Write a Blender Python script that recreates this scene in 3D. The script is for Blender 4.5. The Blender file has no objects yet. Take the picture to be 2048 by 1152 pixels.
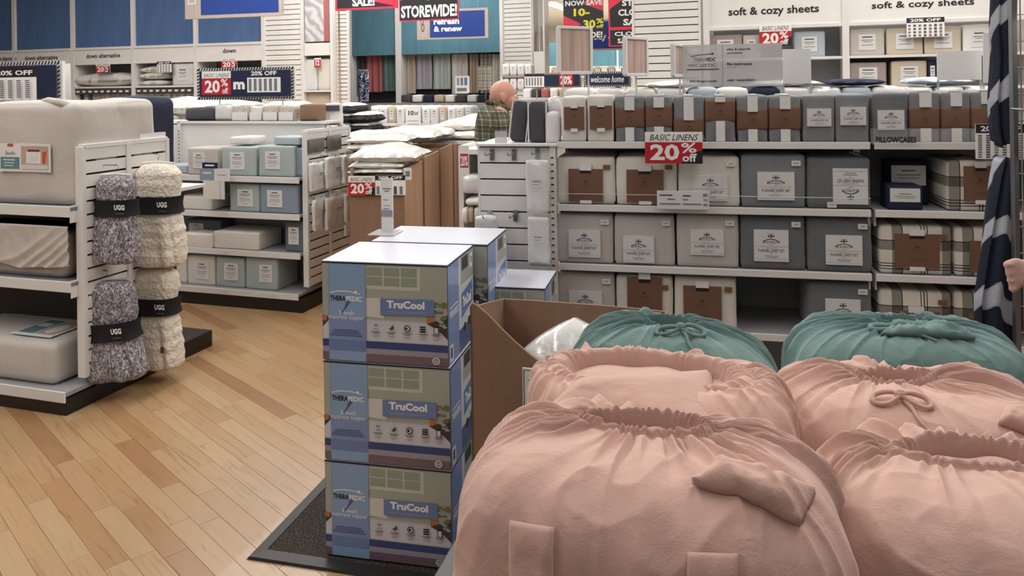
import bpy, bmesh, math, random
import numpy as np
from mathutils import Vector, Matrix
from mathutils.bvhtree import BVHTree

SC = bpy.context.scene
COL = SC.collection
random.seed(11)
PI = math.pi
FOC, CX, HY, EYE, ROLL = 1540.0, 1024.0, 170.0, 1.65, 0.014

# ------------------------------------------------------------------ camera, world, lights, exposure
cam_d = bpy.data.cameras.new('camera')
cam = bpy.data.objects.new('camera', cam_d)
COL.objects.link(cam)
cam_d.sensor_width = 36.0
cam_d.lens = FOC / 2048 * 36.0
cam_d.shift_y = -(576 - HY) / 2048
cam_d.clip_end = 200
cam_d.clip_start = 0.02
cam.matrix_world = Matrix.Translation((0, 0, EYE)) @ Matrix.Rotation(PI / 2, 4, 'X') @ Matrix.Rotation(-ROLL, 4, 'Z')
SC.camera = cam
SC.view_settings.view_transform = 'Standard'
SC.view_settings.look = 'None'
SC.view_settings.gamma = 1
SC.view_settings.use_curve_mapping = False
SC.view_settings.exposure = 0.0
w = bpy.data.worlds.new('world')
SC.world = w
w.use_nodes = True
w.node_tree.nodes['Background'].inputs[0].default_value = (0.92, 0.94, 1.0, 1)
w.node_tree.nodes['Background'].inputs[1].default_value = 0.16
CEIL = 4.3
LAMPS = [(-5.6, 1.5, 24), (-2.6, 2.5, 34), (-0.4, 8.6, 44), (1.6, 3.0, 26), (4.6, 1.0, 14),
         (-7.0, 8.0, 42), (-3.4, 8.2, 32), (3.4, 5.5, 40), (0.6, 17.5, 80), (2.0, 26.5, 200), (6.5, 26.5, 150), (-1.6, -4.0, 10), (-2.0, 11.0, 46), (3.2, 20.0, 90)]  # lamp before the teal wall is added to brighten its panels
LAMP_E = 3.4

# ------------------------------------------------------------------ helpers
def lin(c):
    out = []
    for v in c:
        v = v / 255.0
        out.append(v / 12.92 if v <= 0.04045 else ((v + 0.055) / 1.055) ** 2.4)
    return tuple(out)

def ray(px, py):
    u, v = px - CX, HY - py
    c, s = math.cos(ROLL), math.sin(ROLL)
    return ((u * c + v * s) / FOC, (-u * s + v * c) / FOC)

def P(px, py, d):
    dx, dz = ray(px, py)
    return Vector((dx * d, d, EYE + dz * d))

class Frame:
    """a rectangular frame standing in the store: b runs right, a runs away, z up"""
    def __init__(s, x, y, deg):
        s.x, s.y, s.t = x, y, math.radians(deg)
        s.B = (math.cos(s.t), -math.sin(s.t)); s.A = (math.sin(s.t), math.cos(s.t))
        s.rz = -s.t
    def w(s, b, a, z=0.0):
        return Vector((s.x + b * s.B[0] + a * s.A[0], s.y + b * s.B[1] + a * s.A[1], z))
    def hit(s, px, py, a=0.0):
        dx, dz = ray(px, py)
        t = (a + s.x * s.A[0] + s.y * s.A[1]) / (dx * s.A[0] + s.A[1])
        X, Y = t * dx, t
        return ((X - s.x) * s.B[0] + (Y - s.y) * s.B[1], EYE + dz * t)
    def hitb(s, px, py, b):
        dx, dz = ray(px, py)
        t = (b + s.x * s.B[0] + s.y * s.B[1]) / (dx * s.B[0] + s.B[1])
        X, Y = t * dx, t
        return ((X - s.x) * s.A[0] + (Y - s.y) * s.A[1], EYE + dz * t)
    def rect(s, x0, y0, x1, y1, a=0.0):
        ym, xm = (y0 + y1) / 2, (x0 + x1) / 2
        return s.hit(x0, ym, a)[0], s.hit(x1, ym, a)[0], s.hit(xm, y1, a)[1], s.hit(xm, y0, a)[1]

def tag(o, label=None, cat=None, group=None, kind=None):
    if label: o['label'] = label
    if cat: o['category'] = cat
    if group: o['group'] = group
    if kind: o['kind'] = kind
    return o

def empty(name, loc, rz=0.0, label=None, cat=None, group=None, kind=None):
    o = bpy.data.objects.new(name, None)
    COL.objects.link(o)
    o.location = loc; o.rotation_euler = (0, 0, rz)
    return tag(o, label, cat, group, kind)

def obj(name, me, m=None, parent=None, loc=(0, 0, 0), rot=(0, 0, 0), scale=None):
    o = bpy.data.objects.new(name, me)
    COL.objects.link(o)
    if m is not None:
        mm = MT[m] if isinstance(m, str) else m
        if len(me.materials) == 0:
            me.materials.append(mm)
        elif me.materials[0] != mm:
            me = me.copy(); me.materials[0] = mm; o.data = me
    o.location = loc; o.rotation_euler = rot
    if scale: o.scale = scale
    if parent: o.parent = parent
    return o

def mesh(name, V, F_, smooth=False):
    me = bpy.data.meshes.new(name)
    me.from_pydata([tuple(map(float, v)) for v in V], [], [tuple(map(int, f)) for f in F_])
    me.update()
    if smooth:
        me.polygons.foreach_set('use_smooth', [True] * len(me.polygons))
    return me

_bc = {}
def boxm(w, d, h, bev=0.0, m=None):
    """box: x and y centred, z from 0"""
    k = (round(w, 4), round(d, 4), round(h, 4), round(bev, 4), m)
    if k in _bc: return _bc[k]
    bm = bmesh.new()
    bmesh.ops.create_cube(bm, size=1)
    for v in bm.verts:
        v.co = Vector((v.co.x * w, v.co.y * d, (v.co.z + .5) * h))
    if bev > 0:
        bmesh.ops.bevel(bm, geom=bm.edges[:], offset=bev, segments=2, affect='EDGES', profile=.5)
    me = bpy.data.meshes.new('box'); bm.to_mesh(me); bm.free()
    if m: me.materials.append(MT[m])
    _bc[k] = me
    return me

def fbox(name, F, b0, b1, a0, a1, z0, z1, m, bev=.0):
    """top-level box in a frame"""
    return obj(name, boxm(b1 - b0, a1 - a0, z1 - z0, bev, m), m, None, F.w((b0 + b1) / 2, (a0 + a1) / 2, z0), (0, 0, F.rz))

def cbox(name, par, x0, x1, y0, y1, z0, z1, m, bev=.0):
    return obj(name, boxm(x1 - x0, y1 - y0, z1 - z0, bev, m), m, par, ((x0 + x1) / 2, (y0 + y1) / 2, z0))

class MB:
    """collects shapes into one mesh"""
    def __init__(s): s.V = []; s.F = []
    def box(s, x0, x1, y0, y1, z0, z1):
        n = len(s.V)
        s.V += [(x, y, z) for z in (z0, z1) for y in (y0, y1) for x in (x0, x1)]
        s.F += [tuple(n + i for i in f) for f in ((0, 2, 3, 1), (4, 5, 7, 6), (0, 1, 5, 4), (2, 6, 7, 3), (0, 4, 6, 2), (1, 3, 7, 5))]
        return s
    def tube(s, pts, r, n=8, cap=True):
        pts = [Vector(p) for p in pts]; rs = r if isinstance(r, (list, tuple)) else [r] * len(pts)
        base = len(s.V); up = Vector((0, 0, 1))
        for i, p in enumerate(pts):
            t = (pts[min(i + 1, len(pts) - 1)] - pts[max(i - 1, 0)]).normalized()
            x = t.cross(up)
            if x.length < .05: x = t.cross(Vector((1, 0, 0)))
            x.normalize(); y = x.cross(t)
            for k in range(n):
                a = 2 * PI * k / n
                s.V.append(tuple(p + (x * math.cos(a) + y * math.sin(a)) * rs[i]))
        for i in range(len(pts) - 1):
            for k in range(n):
                a, b = base + i * n + k, base + i * n + (k + 1) % n
                s.F.append((a, b, b + n, a + n))
        if cap:
            s.F.append(tuple(base + k for k in range(n)))
            s.F.append(tuple(base + (len(pts) - 1) * n + k for k in reversed(range(n))))
        return s
    def build(s, name, m, parent=None, loc=(0, 0, 0), rot=(0, 0, 0), smooth=False):
        me = mesh(name, s.V, s.F, smooth)
        return obj(name, me, m, parent, loc, rot)

def tubeo(name, pts, r, m, parent=None, n=8, loc=(0, 0, 0), rot=(0, 0, 0)):
    return MB().tube(pts, r, n).build(name, m, parent, loc, rot, True)

def nz(p, seed, f, octv=3):
    """cheap smooth noise in -1..1 on an (n,3) array"""
    rs = np.random.RandomState(seed)
    out = np.zeros(len(p)); amp = 1.0; tot = 0
    for o in range(octv):
        acc = np.zeros(len(p))
        for k in range(4):
            d = rs.normal(size=3); d /= np.linalg.norm(d)
            q = p @ d * f
            acc += np.sin(q + rs.uniform(0, 6.28) + 1.3 * np.sin((p @ np.roll(d, 1)) * f * .7 + rs.uniform(0, 6.28)))
        out += amp * acc / 4; tot += amp
        amp *= .5; f *= 2.1
    return out / tot * 1.6

def grid_faces(nu, nv, wrap=False, off=0):
    i, j = np.meshgrid(np.arange(nv - 1), np.arange(nu if wrap else nu - 1), indexing='ij')
    a = i * nu + j; b = i * nu + (j + 1) % nu
    return (np.stack([a, b, b + nu, a + nu], -1).reshape(-1, 4) + off)

_sb = {}
def soft_box(w, d, h, r=.02, puff=.008, wr=.003, seed=0, n=10, fr=14.0):
    """cloth-soft rounded block: x,y centred, z from 0"""
    k = (round(w, 3), round(d, 3), round(h, 3), r, puff, wr, seed, n, fr)
    if k in _sb: return _sb[k]
    r = min(r, w * .45, d * .45, h * .45)
    t = np.linspace(-1, 1, n + 1); t = np.sin(t * PI / 2) * .55 + t * .45
    pts = []; faces = []; idx = {}
    half = np.array([w / 2, d / 2, h / 2])
    def vid(p):
        kk = tuple(round(x, 5) for x in p)
        if kk not in idx: idx[kk] = len(pts); pts.append(kk)
        return idx[kk]
    for ax in range(3):
        for sgn in (-1, 1):
            g = [[None] * (n + 1) for _ in range(n + 1)]
            for i in range(n + 1):
                for j in range(n + 1):
                    p = [0, 0, 0]; p[ax] = sgn; p[(ax + 1) % 3] = t[i]; p[(ax + 2) % 3] = t[j]
                    g[i][j] = vid(p)
            for i in range(n):
                for j in range(n):
                    q = (g[i][j], g[i + 1][j], g[i + 1][j + 1], g[i][j + 1])
                    faces.append(q if sgn > 0 else q[::-1])
    U = np.array(pts); p = U * half
    q = np.clip(p, -(half - r), half - r)
    dd = p - q; L = np.linalg.norm(dd, axis=1, keepdims=True)
    nrm = dd / L
    p = q + nrm * r
    m = np.abs(U)
    f = np.where(m[:, 0] > .999, (1 - U[:, 1] ** 2) * (1 - U[:, 2] ** 2), 0) + np.where(m[:, 1] > .999, (1 - U[:, 0] ** 2) * (1 - U[:, 2] ** 2), 0) + np.where(m[:, 2] > .999, (1 - U[:, 0] ** 2) * (1 - U[:, 1] ** 2), 0)
    p = p + nrm * (puff * f)[:, None]
    nn = nz(p, seed, fr)
    p = p + nrm * (wr * nn * (p[:, 2] > -h / 2 + r))[:, None]
    p[:, 2] += h / 2
    p[:, 2] = np.maximum(p[:, 2], 0)
    me = mesh('soft', p, faces, True)
    _sb[k] = me
    return me

def pillow_mesh(w, d, h, seed=0, nu=28, nv=20, wr=.006, pw=.34, rnd=0.0):
    """bed pillow lying flat: x,y centred, z from 0"""
    us = np.linspace(-1, 1, nu); vs = np.linspace(-1, 1, nv)
    U, Vv = np.meshgrid(us, vs); U = U.ravel(); Vv = Vv.ravel()
    U0, V0 = U, Vv
    prof = np.clip((1 - U ** 2) * (1 - Vv ** 2), 0, 1) ** pw
    px = U * w / 2 * (1 - .07 * (1 - Vv ** 2 * 0) * (1 - np.abs(Vv) ** 3) * np.abs(U) ** 2 * .6)
    py = Vv * d / 2 * (1 - .10 * (1 - np.abs(U) ** 3) * np.abs(Vv) ** 2)
    p = np.stack([px, py, np.zeros_like(px)], 1)
    p[:, 0] *= np.sqrt(1 - rnd * V0 ** 2); p[:, 1] *= np.sqrt(1 - rnd * U0 ** 2)
    n1 = nz(p, seed, 16); edge = (1 - prof)
    top = p.copy(); top[:, 2] = h * .42 + h * .58 * prof + wr * n1 * (.3 + prof) + edge * .008 * nz(p, seed + 3, 60)
    bot = p.copy(); bot[:, 2] = h * .42 - h * .42 * prof
    F1 = grid_faces(nu, nv); F2 = grid_faces(nu, nv)[:, ::-1] + nu * nv
    V = np.vstack([top, bot])
    ring = list(range(nu)) + [nu * (i + 1) - 1 for i in range(1, nv)] + [nu * nv - 1 - i for i in range(1, nu)] + [nu * (nv - 1 - i) for i in range(1, nv - 1)]
    Fs = [tuple(f) for f in F1] + [tuple(f) for f in F2]
    for i in range(len(ring)):
        a, b = ring[i], ring[(i + 1) % len(ring)]
        Fs.append((b, a, a + nu * nv, b + nu * nv))
    return mesh('pillow', V, Fs, True)

# ------------------------------------------------------------------ printed matter (flat lettering and marks)
_tx = {}
def text_geo(s, bold=0.0, shear=0.0):
    k = (s, bold, shear)
    if k in _tx: return _tx[k]
    cu = bpy.data.curves.new('t', 'FONT'); cu.body = s; cu.offset = bold; cu.shear = shear; cu.resolution_u = 2
    cu.fill_mode = 'FRONT'; cu.space_line = .8
    o = bpy.data.objects.new('t', cu); COL.objects.link(o)
    dg = bpy.context.evaluated_depsgraph_get()
    me = bpy.data.meshes.new_from_object(o.evaluated_get(dg))
    V = np.array([v.co[:2] for v in me.vertices]) if len(me.vertices) else np.zeros((0, 2))
    Fs = [tuple(p.vertices) for p in me.polygons]
    bpy.data.objects.remove(o); bpy.data.curves.remove(cu); bpy.data.meshes.remove(me)
    lo, hi = V.min(0), V.max(0)
    V = (V - lo) / (hi - lo)
    _tx[k] = (V, Fs)
    return _tx[k]

_ar = {}
def art(items, w, h, eps=.0006, key=None):
    """print in the XZ plane facing -Y, origin at lower left; items in 0..1 of w x h"""
    kk = (repr(items), round(w, 4), round(h, 4), eps)
    if kk in _ar: return _ar[kk]
    V = []; Fs = []; mi = []; mats = []
    def midx(m):
        if m not in mats: mats.append(m)
        return mats.index(m)
    for n, it in enumerate(items):
        y = -eps * (1 + n * .25) if eps < .002 else -eps * (1 + n * .08)
        base = len(V)
        if it[0] == 'r':
            _, x0, y0, x1, y1, m = it
            V += [(x0 * w, y, y0 * h), (x1 * w, y, y0 * h), (x1 * w, y, y1 * h), (x0 * w, y, y1 * h)]
            Fs.append((base, base + 1, base + 2, base + 3)); mi.append(midx(m))
        elif it[0] == 'p':
            _, pts, m = it
            V += [(x * w, y, z * h) for x, z in pts]
            Fs.append(tuple(range(base, base + len(pts)))); mi.append(midx(m))
        elif it[0] == 'e':
            _, cx, cy, rx, ry, m = it
            V += [((cx + rx * math.cos(a * PI / 9)) * w, y, (cy + ry * math.sin(a * PI / 9)) * h) for a in range(18)]
            Fs.append(tuple(range(base, base + 18))); mi.append(midx(m))
        elif it[0] == 't':
            s, x0, y0, x1, y1, m = it[1:7]
            bold = it[7] if len(it) > 7 else 0.0; sh = it[8] if len(it) > 8 else 0.0
            tv, tf = text_geo(s, bold, sh)
            V += [((x0 + (x1 - x0) * a) * w, y, (y0 + (y1 - y0) * b) * h) for a, b in tv]
            for f in tf:
                Fs.append(tuple(base + i for i in f)); mi.append(midx(m))
    me = mesh('print', V, Fs)
    for m in mats: me.materials.append(MT[m])
    me.polygons.foreach_set('material_index', mi)
    _ar[kk] = me
    return me

def prt(name, par, items, x0, x1, z0, z1, y, eps=.0006):
    """a print laid on the -Y side of its parent"""
    return obj(name, art(items, x1 - x0, z1 - z0, eps), None, par, (x0, y, z0))

ORD = ['first', 'second', 'third', 'fourth', 'fifth', 'sixth', 'seventh', 'eighth', 'ninth', 'tenth', 'eleventh', 'twelfth',
       'thirteenth', 'fourteenth', 'fifteenth', 'sixteenth', 'seventeenth', 'eighteenth', 'nineteenth', 'twentieth']

# ------------------------------------------------------------------ materials
MT = {}
def mat(name, rgb, rough=.6, var=0.0, vs=6.0, bump=0.0, bs=80.0, metal=0.0, coat=0.0, spec=.5, emit=0.0, trans=0.0, alpha=1.0, sheen=0.0, weave=False, vsz=None, ior=1.45):
    m = bpy.data.materials.new(name); m.use_nodes = True
    nt = m.node_tree; b = nt.nodes['Principled BSDF']
    c = lin(rgb)
    b.inputs['Base Color'].default_value = (*c, 1); b.inputs['Roughness'].default_value = rough
    b.inputs['Metallic'].default_value = metal; b.inputs['Coat Weight'].default_value = coat
    b.inputs['Specular IOR Level'].default_value = spec; b.inputs['IOR'].default_value = ior
    b.inputs['Transmission Weight'].default_value = trans; b.inputs['Alpha'].default_value = alpha
    b.inputs['Sheen Weight'].default_value = sheen
    if emit:
        b.inputs['Emission Color'].default_value = (*c, 1); b.inputs['Emission Strength'].default_value = emit
    if var or bump:
        tc = nt.nodes.new('ShaderNodeTexCoord')
    if var:
        n = nt.nodes.new('ShaderNodeTexNoise'); n.inputs['Scale'].default_value = vs; n.inputs['Detail'].default_value = 4
        mp = nt.nodes.new('ShaderNodeMapping')
        if vsz: mp.inputs['Scale'].default_value = vsz
        nt.links.new(tc.outputs['Object'], mp.inputs[0]); nt.links.new(mp.outputs[0], n.inputs['Vector'])
        r = nt.nodes.new('ShaderNodeMapRange')
        r.inputs[1].default_value = .3; r.inputs[2].default_value = .7; r.inputs[3].default_value = 1 - var; r.inputs[4].default_value = 1 + var
        nt.links.new(n.outputs['Fac'], r.inputs[0])
        mx = nt.nodes.new('ShaderNodeVectorMath'); mx.operation = 'SCALE'; mx.inputs[0].default_value = c
        nt.links.new(r.outputs[0], mx.inputs['Scale']); nt.links.new(mx.outputs[0], b.inputs['Base Color'])
    if bump:
        bp = nt.nodes.new('ShaderNodeBump'); bp.inputs['Strength'].default_value = bump; bp.inputs['Distance'].default_value = .01
        if weave:
            w1 = nt.nodes.new('ShaderNodeTexNoise'); w1.inputs['Scale'].default_value = bs * 2.5; w1.inputs['Detail'].default_value = 2
            w2 = nt.nodes.new('ShaderNodeTexNoise'); w2.inputs['Scale'].default_value = bs * .12; w2.inputs['Detail'].default_value = 5; w2.inputs['Distortion'].default_value = .6
            nt.links.new(tc.outputs['Object'], w1.inputs['Vector']); nt.links.new(tc.outputs['Object'], w2.inputs['Vector'])
            ad = nt.nodes.new('ShaderNodeMath'); ad.operation = 'MULTIPLY_ADD'; ad.inputs[1].default_value = .12
            nt.links.new(w1.outputs['Fac'], ad.inputs[0]); nt.links.new(w2.outputs['Fac'], ad.inputs[2]); nt.links.new(ad.outputs[0], bp.inputs['Height'])
        else:
            w1 = nt.nodes.new('ShaderNodeTexNoise'); w1.inputs['Scale'].default_value = bs; w1.inputs['Detail'].default_value = 5
            nt.links.new(tc.outputs['Object'], w1.inputs['Vector']); nt.links.new(w1.outputs['Fac'], bp.inputs['Height'])
        nt.links.new(bp.outputs[0], b.inputs['Normal'])
    MT[name] = m
    return m

def ramp(nt, src, stops, interp='CONSTANT'):
    r = nt.nodes.new('ShaderNodeValToRGB'); cr = r.color_ramp; cr.interpolation = interp
    cr.elements[0].position = stops[0][0]; cr.elements[0].color = (*lin(stops[0][1]), 1)
    cr.elements[1].position = stops[1][0]; cr.elements[1].color = (*lin(stops[1][1]), 1)
    for p, c in stops[2:]:
        e = cr.elements.new(p); e.color = (*lin(c), 1)
    nt.links.new(src, r.inputs[0]); return r.outputs[0]

def axis_fract(nt, axis, period, off=0.0):
    tc = nt.nodes.new('ShaderNodeTexCoord'); sp = nt.nodes.new('ShaderNodeSeparateXYZ')
    nt.links.new(tc.outputs['Object'], sp.inputs[0])
    a = nt.nodes.new('ShaderNodeMath'); a.operation = 'MULTIPLY_ADD'; a.inputs[1].default_value = 1 / period; a.inputs[2].default_value = 50 + off
    nt.links.new(sp.outputs[axis], a.inputs[0])
    f = nt.nodes.new('ShaderNodeMath'); f.operation = 'FRACT'; nt.links.new(a.outputs[0], f.inputs[0])
    return f.outputs[0]

def plaid(name, period, stops, rough=.9):
    m = mat(name, (200, 200, 200), rough, bump=.15, bs=300); nt = m.node_tree; b = nt.nodes['Principled BSDF']
    x = ramp(nt, axis_fract(nt, 0, period), stops); z = ramp(nt, axis_fract(nt, 2, period), stops)
    mx = nt.nodes.new('ShaderNodeMix'); mx.data_type = 'RGBA'; mx.blend_type = 'MULTIPLY'; mx.inputs[0].default_value = 1
    nt.links.new(x, mx.inputs[6]); nt.links.new(z, mx.inputs[7]); nt.links.new(mx.outputs[2], b.inputs['Base Color'])
    return m

W_, K_ = (228, 226, 222), (34, 34, 36)
mat('white_metal', (220, 218, 216), .45, var=.03)
mat('white_paint', (224, 222, 219), .6, var=.03, bump=.03)
mat('ceiling_white', (215, 215, 213), .9, var=.03, bump=.1, bs=30)
mat('wall_white', (205, 203, 200), .8, var=.03, bump=.05)
mat('shelf_grey', (150, 150, 152), .5, var=.04)
mat('back_grey', (150, 150, 152), .7, var=.06, vs=3)
mat('back_dark', (70, 68, 68), .8, var=.06)
mat('slot_dark', (48, 45, 44), .8)
mat('base_black', (30, 27, 27), .35, var=.1)
mat('steel', (150, 150, 150), .3, metal=.9)
mat('blue_panel', (76, 104, 148), .85, var=.09, vs=4, bump=.05, vsz=(3, 3, .5))
mat('teal_panel', (84, 128, 146), .85, var=.09, vs=4, bump=.05, vsz=(3, 3, .5))
mat('cardboard', (138, 108, 88), .85, var=.05, vs=3, bump=.04, bs=40, vsz=(8, 8, .6))
mat('cardboard_lit_tan', (166, 132, 106), .85, var=.06, vs=3, bump=.04, bs=40, vsz=(8, 8, .6))  # bin sides: cardboard with the light put into its colour; also pipe and poles
mat('kraft', (114, 82, 66), .75, var=.05, bump=.03)
mat('kraft_print', (80, 60, 50), .8)
mat('tan_sticker', (120, 88, 48), .7)
mat('card_white', (222, 221, 220), .6, var=.02)
mat('paper', (214, 213, 213), .65, var=.02)
mat('ink', (28, 28, 32), .7)
mat('ink_soft', (120, 120, 124), .7)
mat('ink_mid', (78, 78, 82), .7)
mat('red', (186, 30, 46), .5)
mat('red_bright', (214, 50, 78), .5)
mat('sign_black', (34, 32, 38), .5)
mat('sign_white', (236, 236, 234), .5)
mat('sign_yellow', (228, 222, 60), .5)
mat('sign_navy', (28, 36, 66), .5, var=.04)
mat('sign_blue', (32, 62, 140), .5, var=.03)
mat('far_floor', (196, 178, 156), .4, var=.04)
mat('wood_frame', (180, 168, 160), .6, var=.12, vs=10, vsz=(4, 4, .4))
mat('cream_fab', (216, 211, 203), .95, var=.02, bump=.28, bs=260, weave=True, sheen=.2)
mat('stone_fab', (190, 184, 178), .95, var=.02, bump=.28, bs=260, weave=True, sheen=.2)
mat('grey_fab', (124, 126, 130), .95, var=.05, vs=40, bump=.3, bs=260, weave=True, sheen=.2)
mat('grey_dark_fab', (106, 109, 112), .95, var=.05, vs=40, bump=.3, bs=260, weave=True, sheen=.2)
mat('mint_fab', (166, 178, 176), .8, var=.03, bump=.2, bs=200, weave=True, coat=.1)
mat('pale_blue_fab', (170, 182, 190), .8, var=.03, bump=.2, bs=200, weave=True, coat=.1)
mat('blue_fab', (134, 148, 164), .8, var=.03, bump=.2, bs=200, weave=True, coat=.1)
mat('slate_fab', (96, 106, 120), .8, var=.03, bump=.2, bs=200, weave=True, coat=.1)
mat('taupe_fab', (190, 183, 177), .8, var=.03, bump=.2, bs=200, weave=True, coat=.1)
mat('beige_fab', (196, 184, 166), .85, var=.03, bump=.2, bs=200, weave=True)
mat('mauve_fab', (158, 146, 144), .85, var=.03, bump=.2, bs=200, weave=True)
mat('charcoal_fab', (74, 74, 82), .85, var=.05, bump=.2, bs=200, weave=True)
mat('navy_fab', (30, 35, 60), .85, var=.06, bump=.25, bs=120, weave=True)
mat('white_fab', (222, 220, 216), .85, var=.02, bump=.25, bs=90, weave=True)
mat('pillow_poly', (218, 216, 210), .32, var=.03, bump=.35, bs=26, coat=.6)
mat('bag_film', (216, 217, 216), .18, var=.03, bump=.5, bs=22, coat=1.0)
mat('pink_fab', (196, 160, 148), .95, var=.02, vs=3, bump=.5, bs=150, weave=True, sheen=.25)
mat('green_fab', (98, 125, 123), .95, var=.03, vs=3, bump=.5, bs=150, weave=True, sheen=.25)
mat('black_cloth', (20, 20, 24), .8, bump=.05)
mat('clear_zip', (226, 230, 232), .1, alpha=.10, coat=.3)
mat('acrylic', (206, 206, 206), .2, alpha=.62, coat=.3)
mat('acrylic_edge', (216, 220, 222), .2, alpha=.7)
mat('skin', (198, 146, 128), .5, var=.06, vs=20, bump=.06, bs=90)
mat('hair_grey', (120, 105, 98), .9, bump=.4, bs=300)
mat('jeans', (48, 54, 72), .9, bump=.2, bs=200)
mat('shoe', (28, 24, 22), .5)
mat('lamp_tube', (255, 252, 245), .5, emit=3.0)
mat('green_plain', (96, 126, 118), .9, bump=.1)
mat('coral', (172, 104, 104), .9, bump=.1)
mat('lavender', (160, 158, 166), .9, bump=.1)
mat('pale_green', (168, 176, 172), .9, bump=.1)
mat('tan_cloth', (182, 168, 148), .9, bump=.1)
mat('offwhite_cloth', (204, 200, 194), .9, bump=.1)
mat('light_blue', (120, 168, 190), .6)
# box print colours
mat('bx_sage', (166, 172, 162), .35, var=.05, coat=.3)
mat('bx_pane', (146, 158, 142), .35, coat=.3)
mat('bx_frame', (196, 198, 188), .35, coat=.3)
mat('bx_bed', (206, 206, 214), .35, var=.02, coat=.3)
mat('bx_pillow', (212, 208, 206), .35, coat=.3)
mat('bx_band', (132, 164, 202), .3, var=.03, coat=.4)
mat('bx_band2', (124, 146, 192), .3, var=.03, coat=.4)
mat('bx_label', (102, 128, 178), .3, coat=.4)
mat('bx_navy', (40, 66, 124), .3, coat=.4)
mat('bx_lilac', (152, 148, 164), .3, coat=.4)
mat('bx_plum', (112, 94, 106), .3, coat=.4)
mat('bx_leaf', (118, 116, 84), .5, coat=.2)
mat('bx_dark', (52, 56, 66), .4, coat=.3)
mat('bx_orange', (176, 116, 70), .4, coat=.3)
mat('bx_top', (212, 216, 228), .32, var=.02, coat=.25)
mat('bx_side', (84, 96, 134), .3, var=.08, coat=.3)
mat('bx_edge', (24, 26, 34), .5)
mat('st_orange', (200, 80, 40), .5)
mat('st_teal', (96, 132, 140), .5)
mat('st_rose', (186, 160, 150), .5)
mat('rubber', (30, 28, 28), .45, bump=.05)
mat('brown_print', (104, 62, 44), .7)

plaid('plaid_pack', .19, [(0, (236, 232, 226)), (.10, (52, 52, 54)), (.12, (236, 232, 226)), (.16, (52, 52, 54)), (.18, (236, 232, 226)), (.22, (52, 52, 54)), (.24, (236, 232, 226)),
                          (.52, (150, 148, 142)), (.72, (52, 52, 54)), (.74, (236, 232, 226))])
plaid('plaid_shirt', .105, [(0, (156, 156, 140)), (.2, (226, 218, 200)), (.26, (126, 132, 116)), (.5, (180, 146, 130)), (.6, (110, 120, 112)), (.8, (220, 214, 200)), (.86, (140, 148, 138))])

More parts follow.
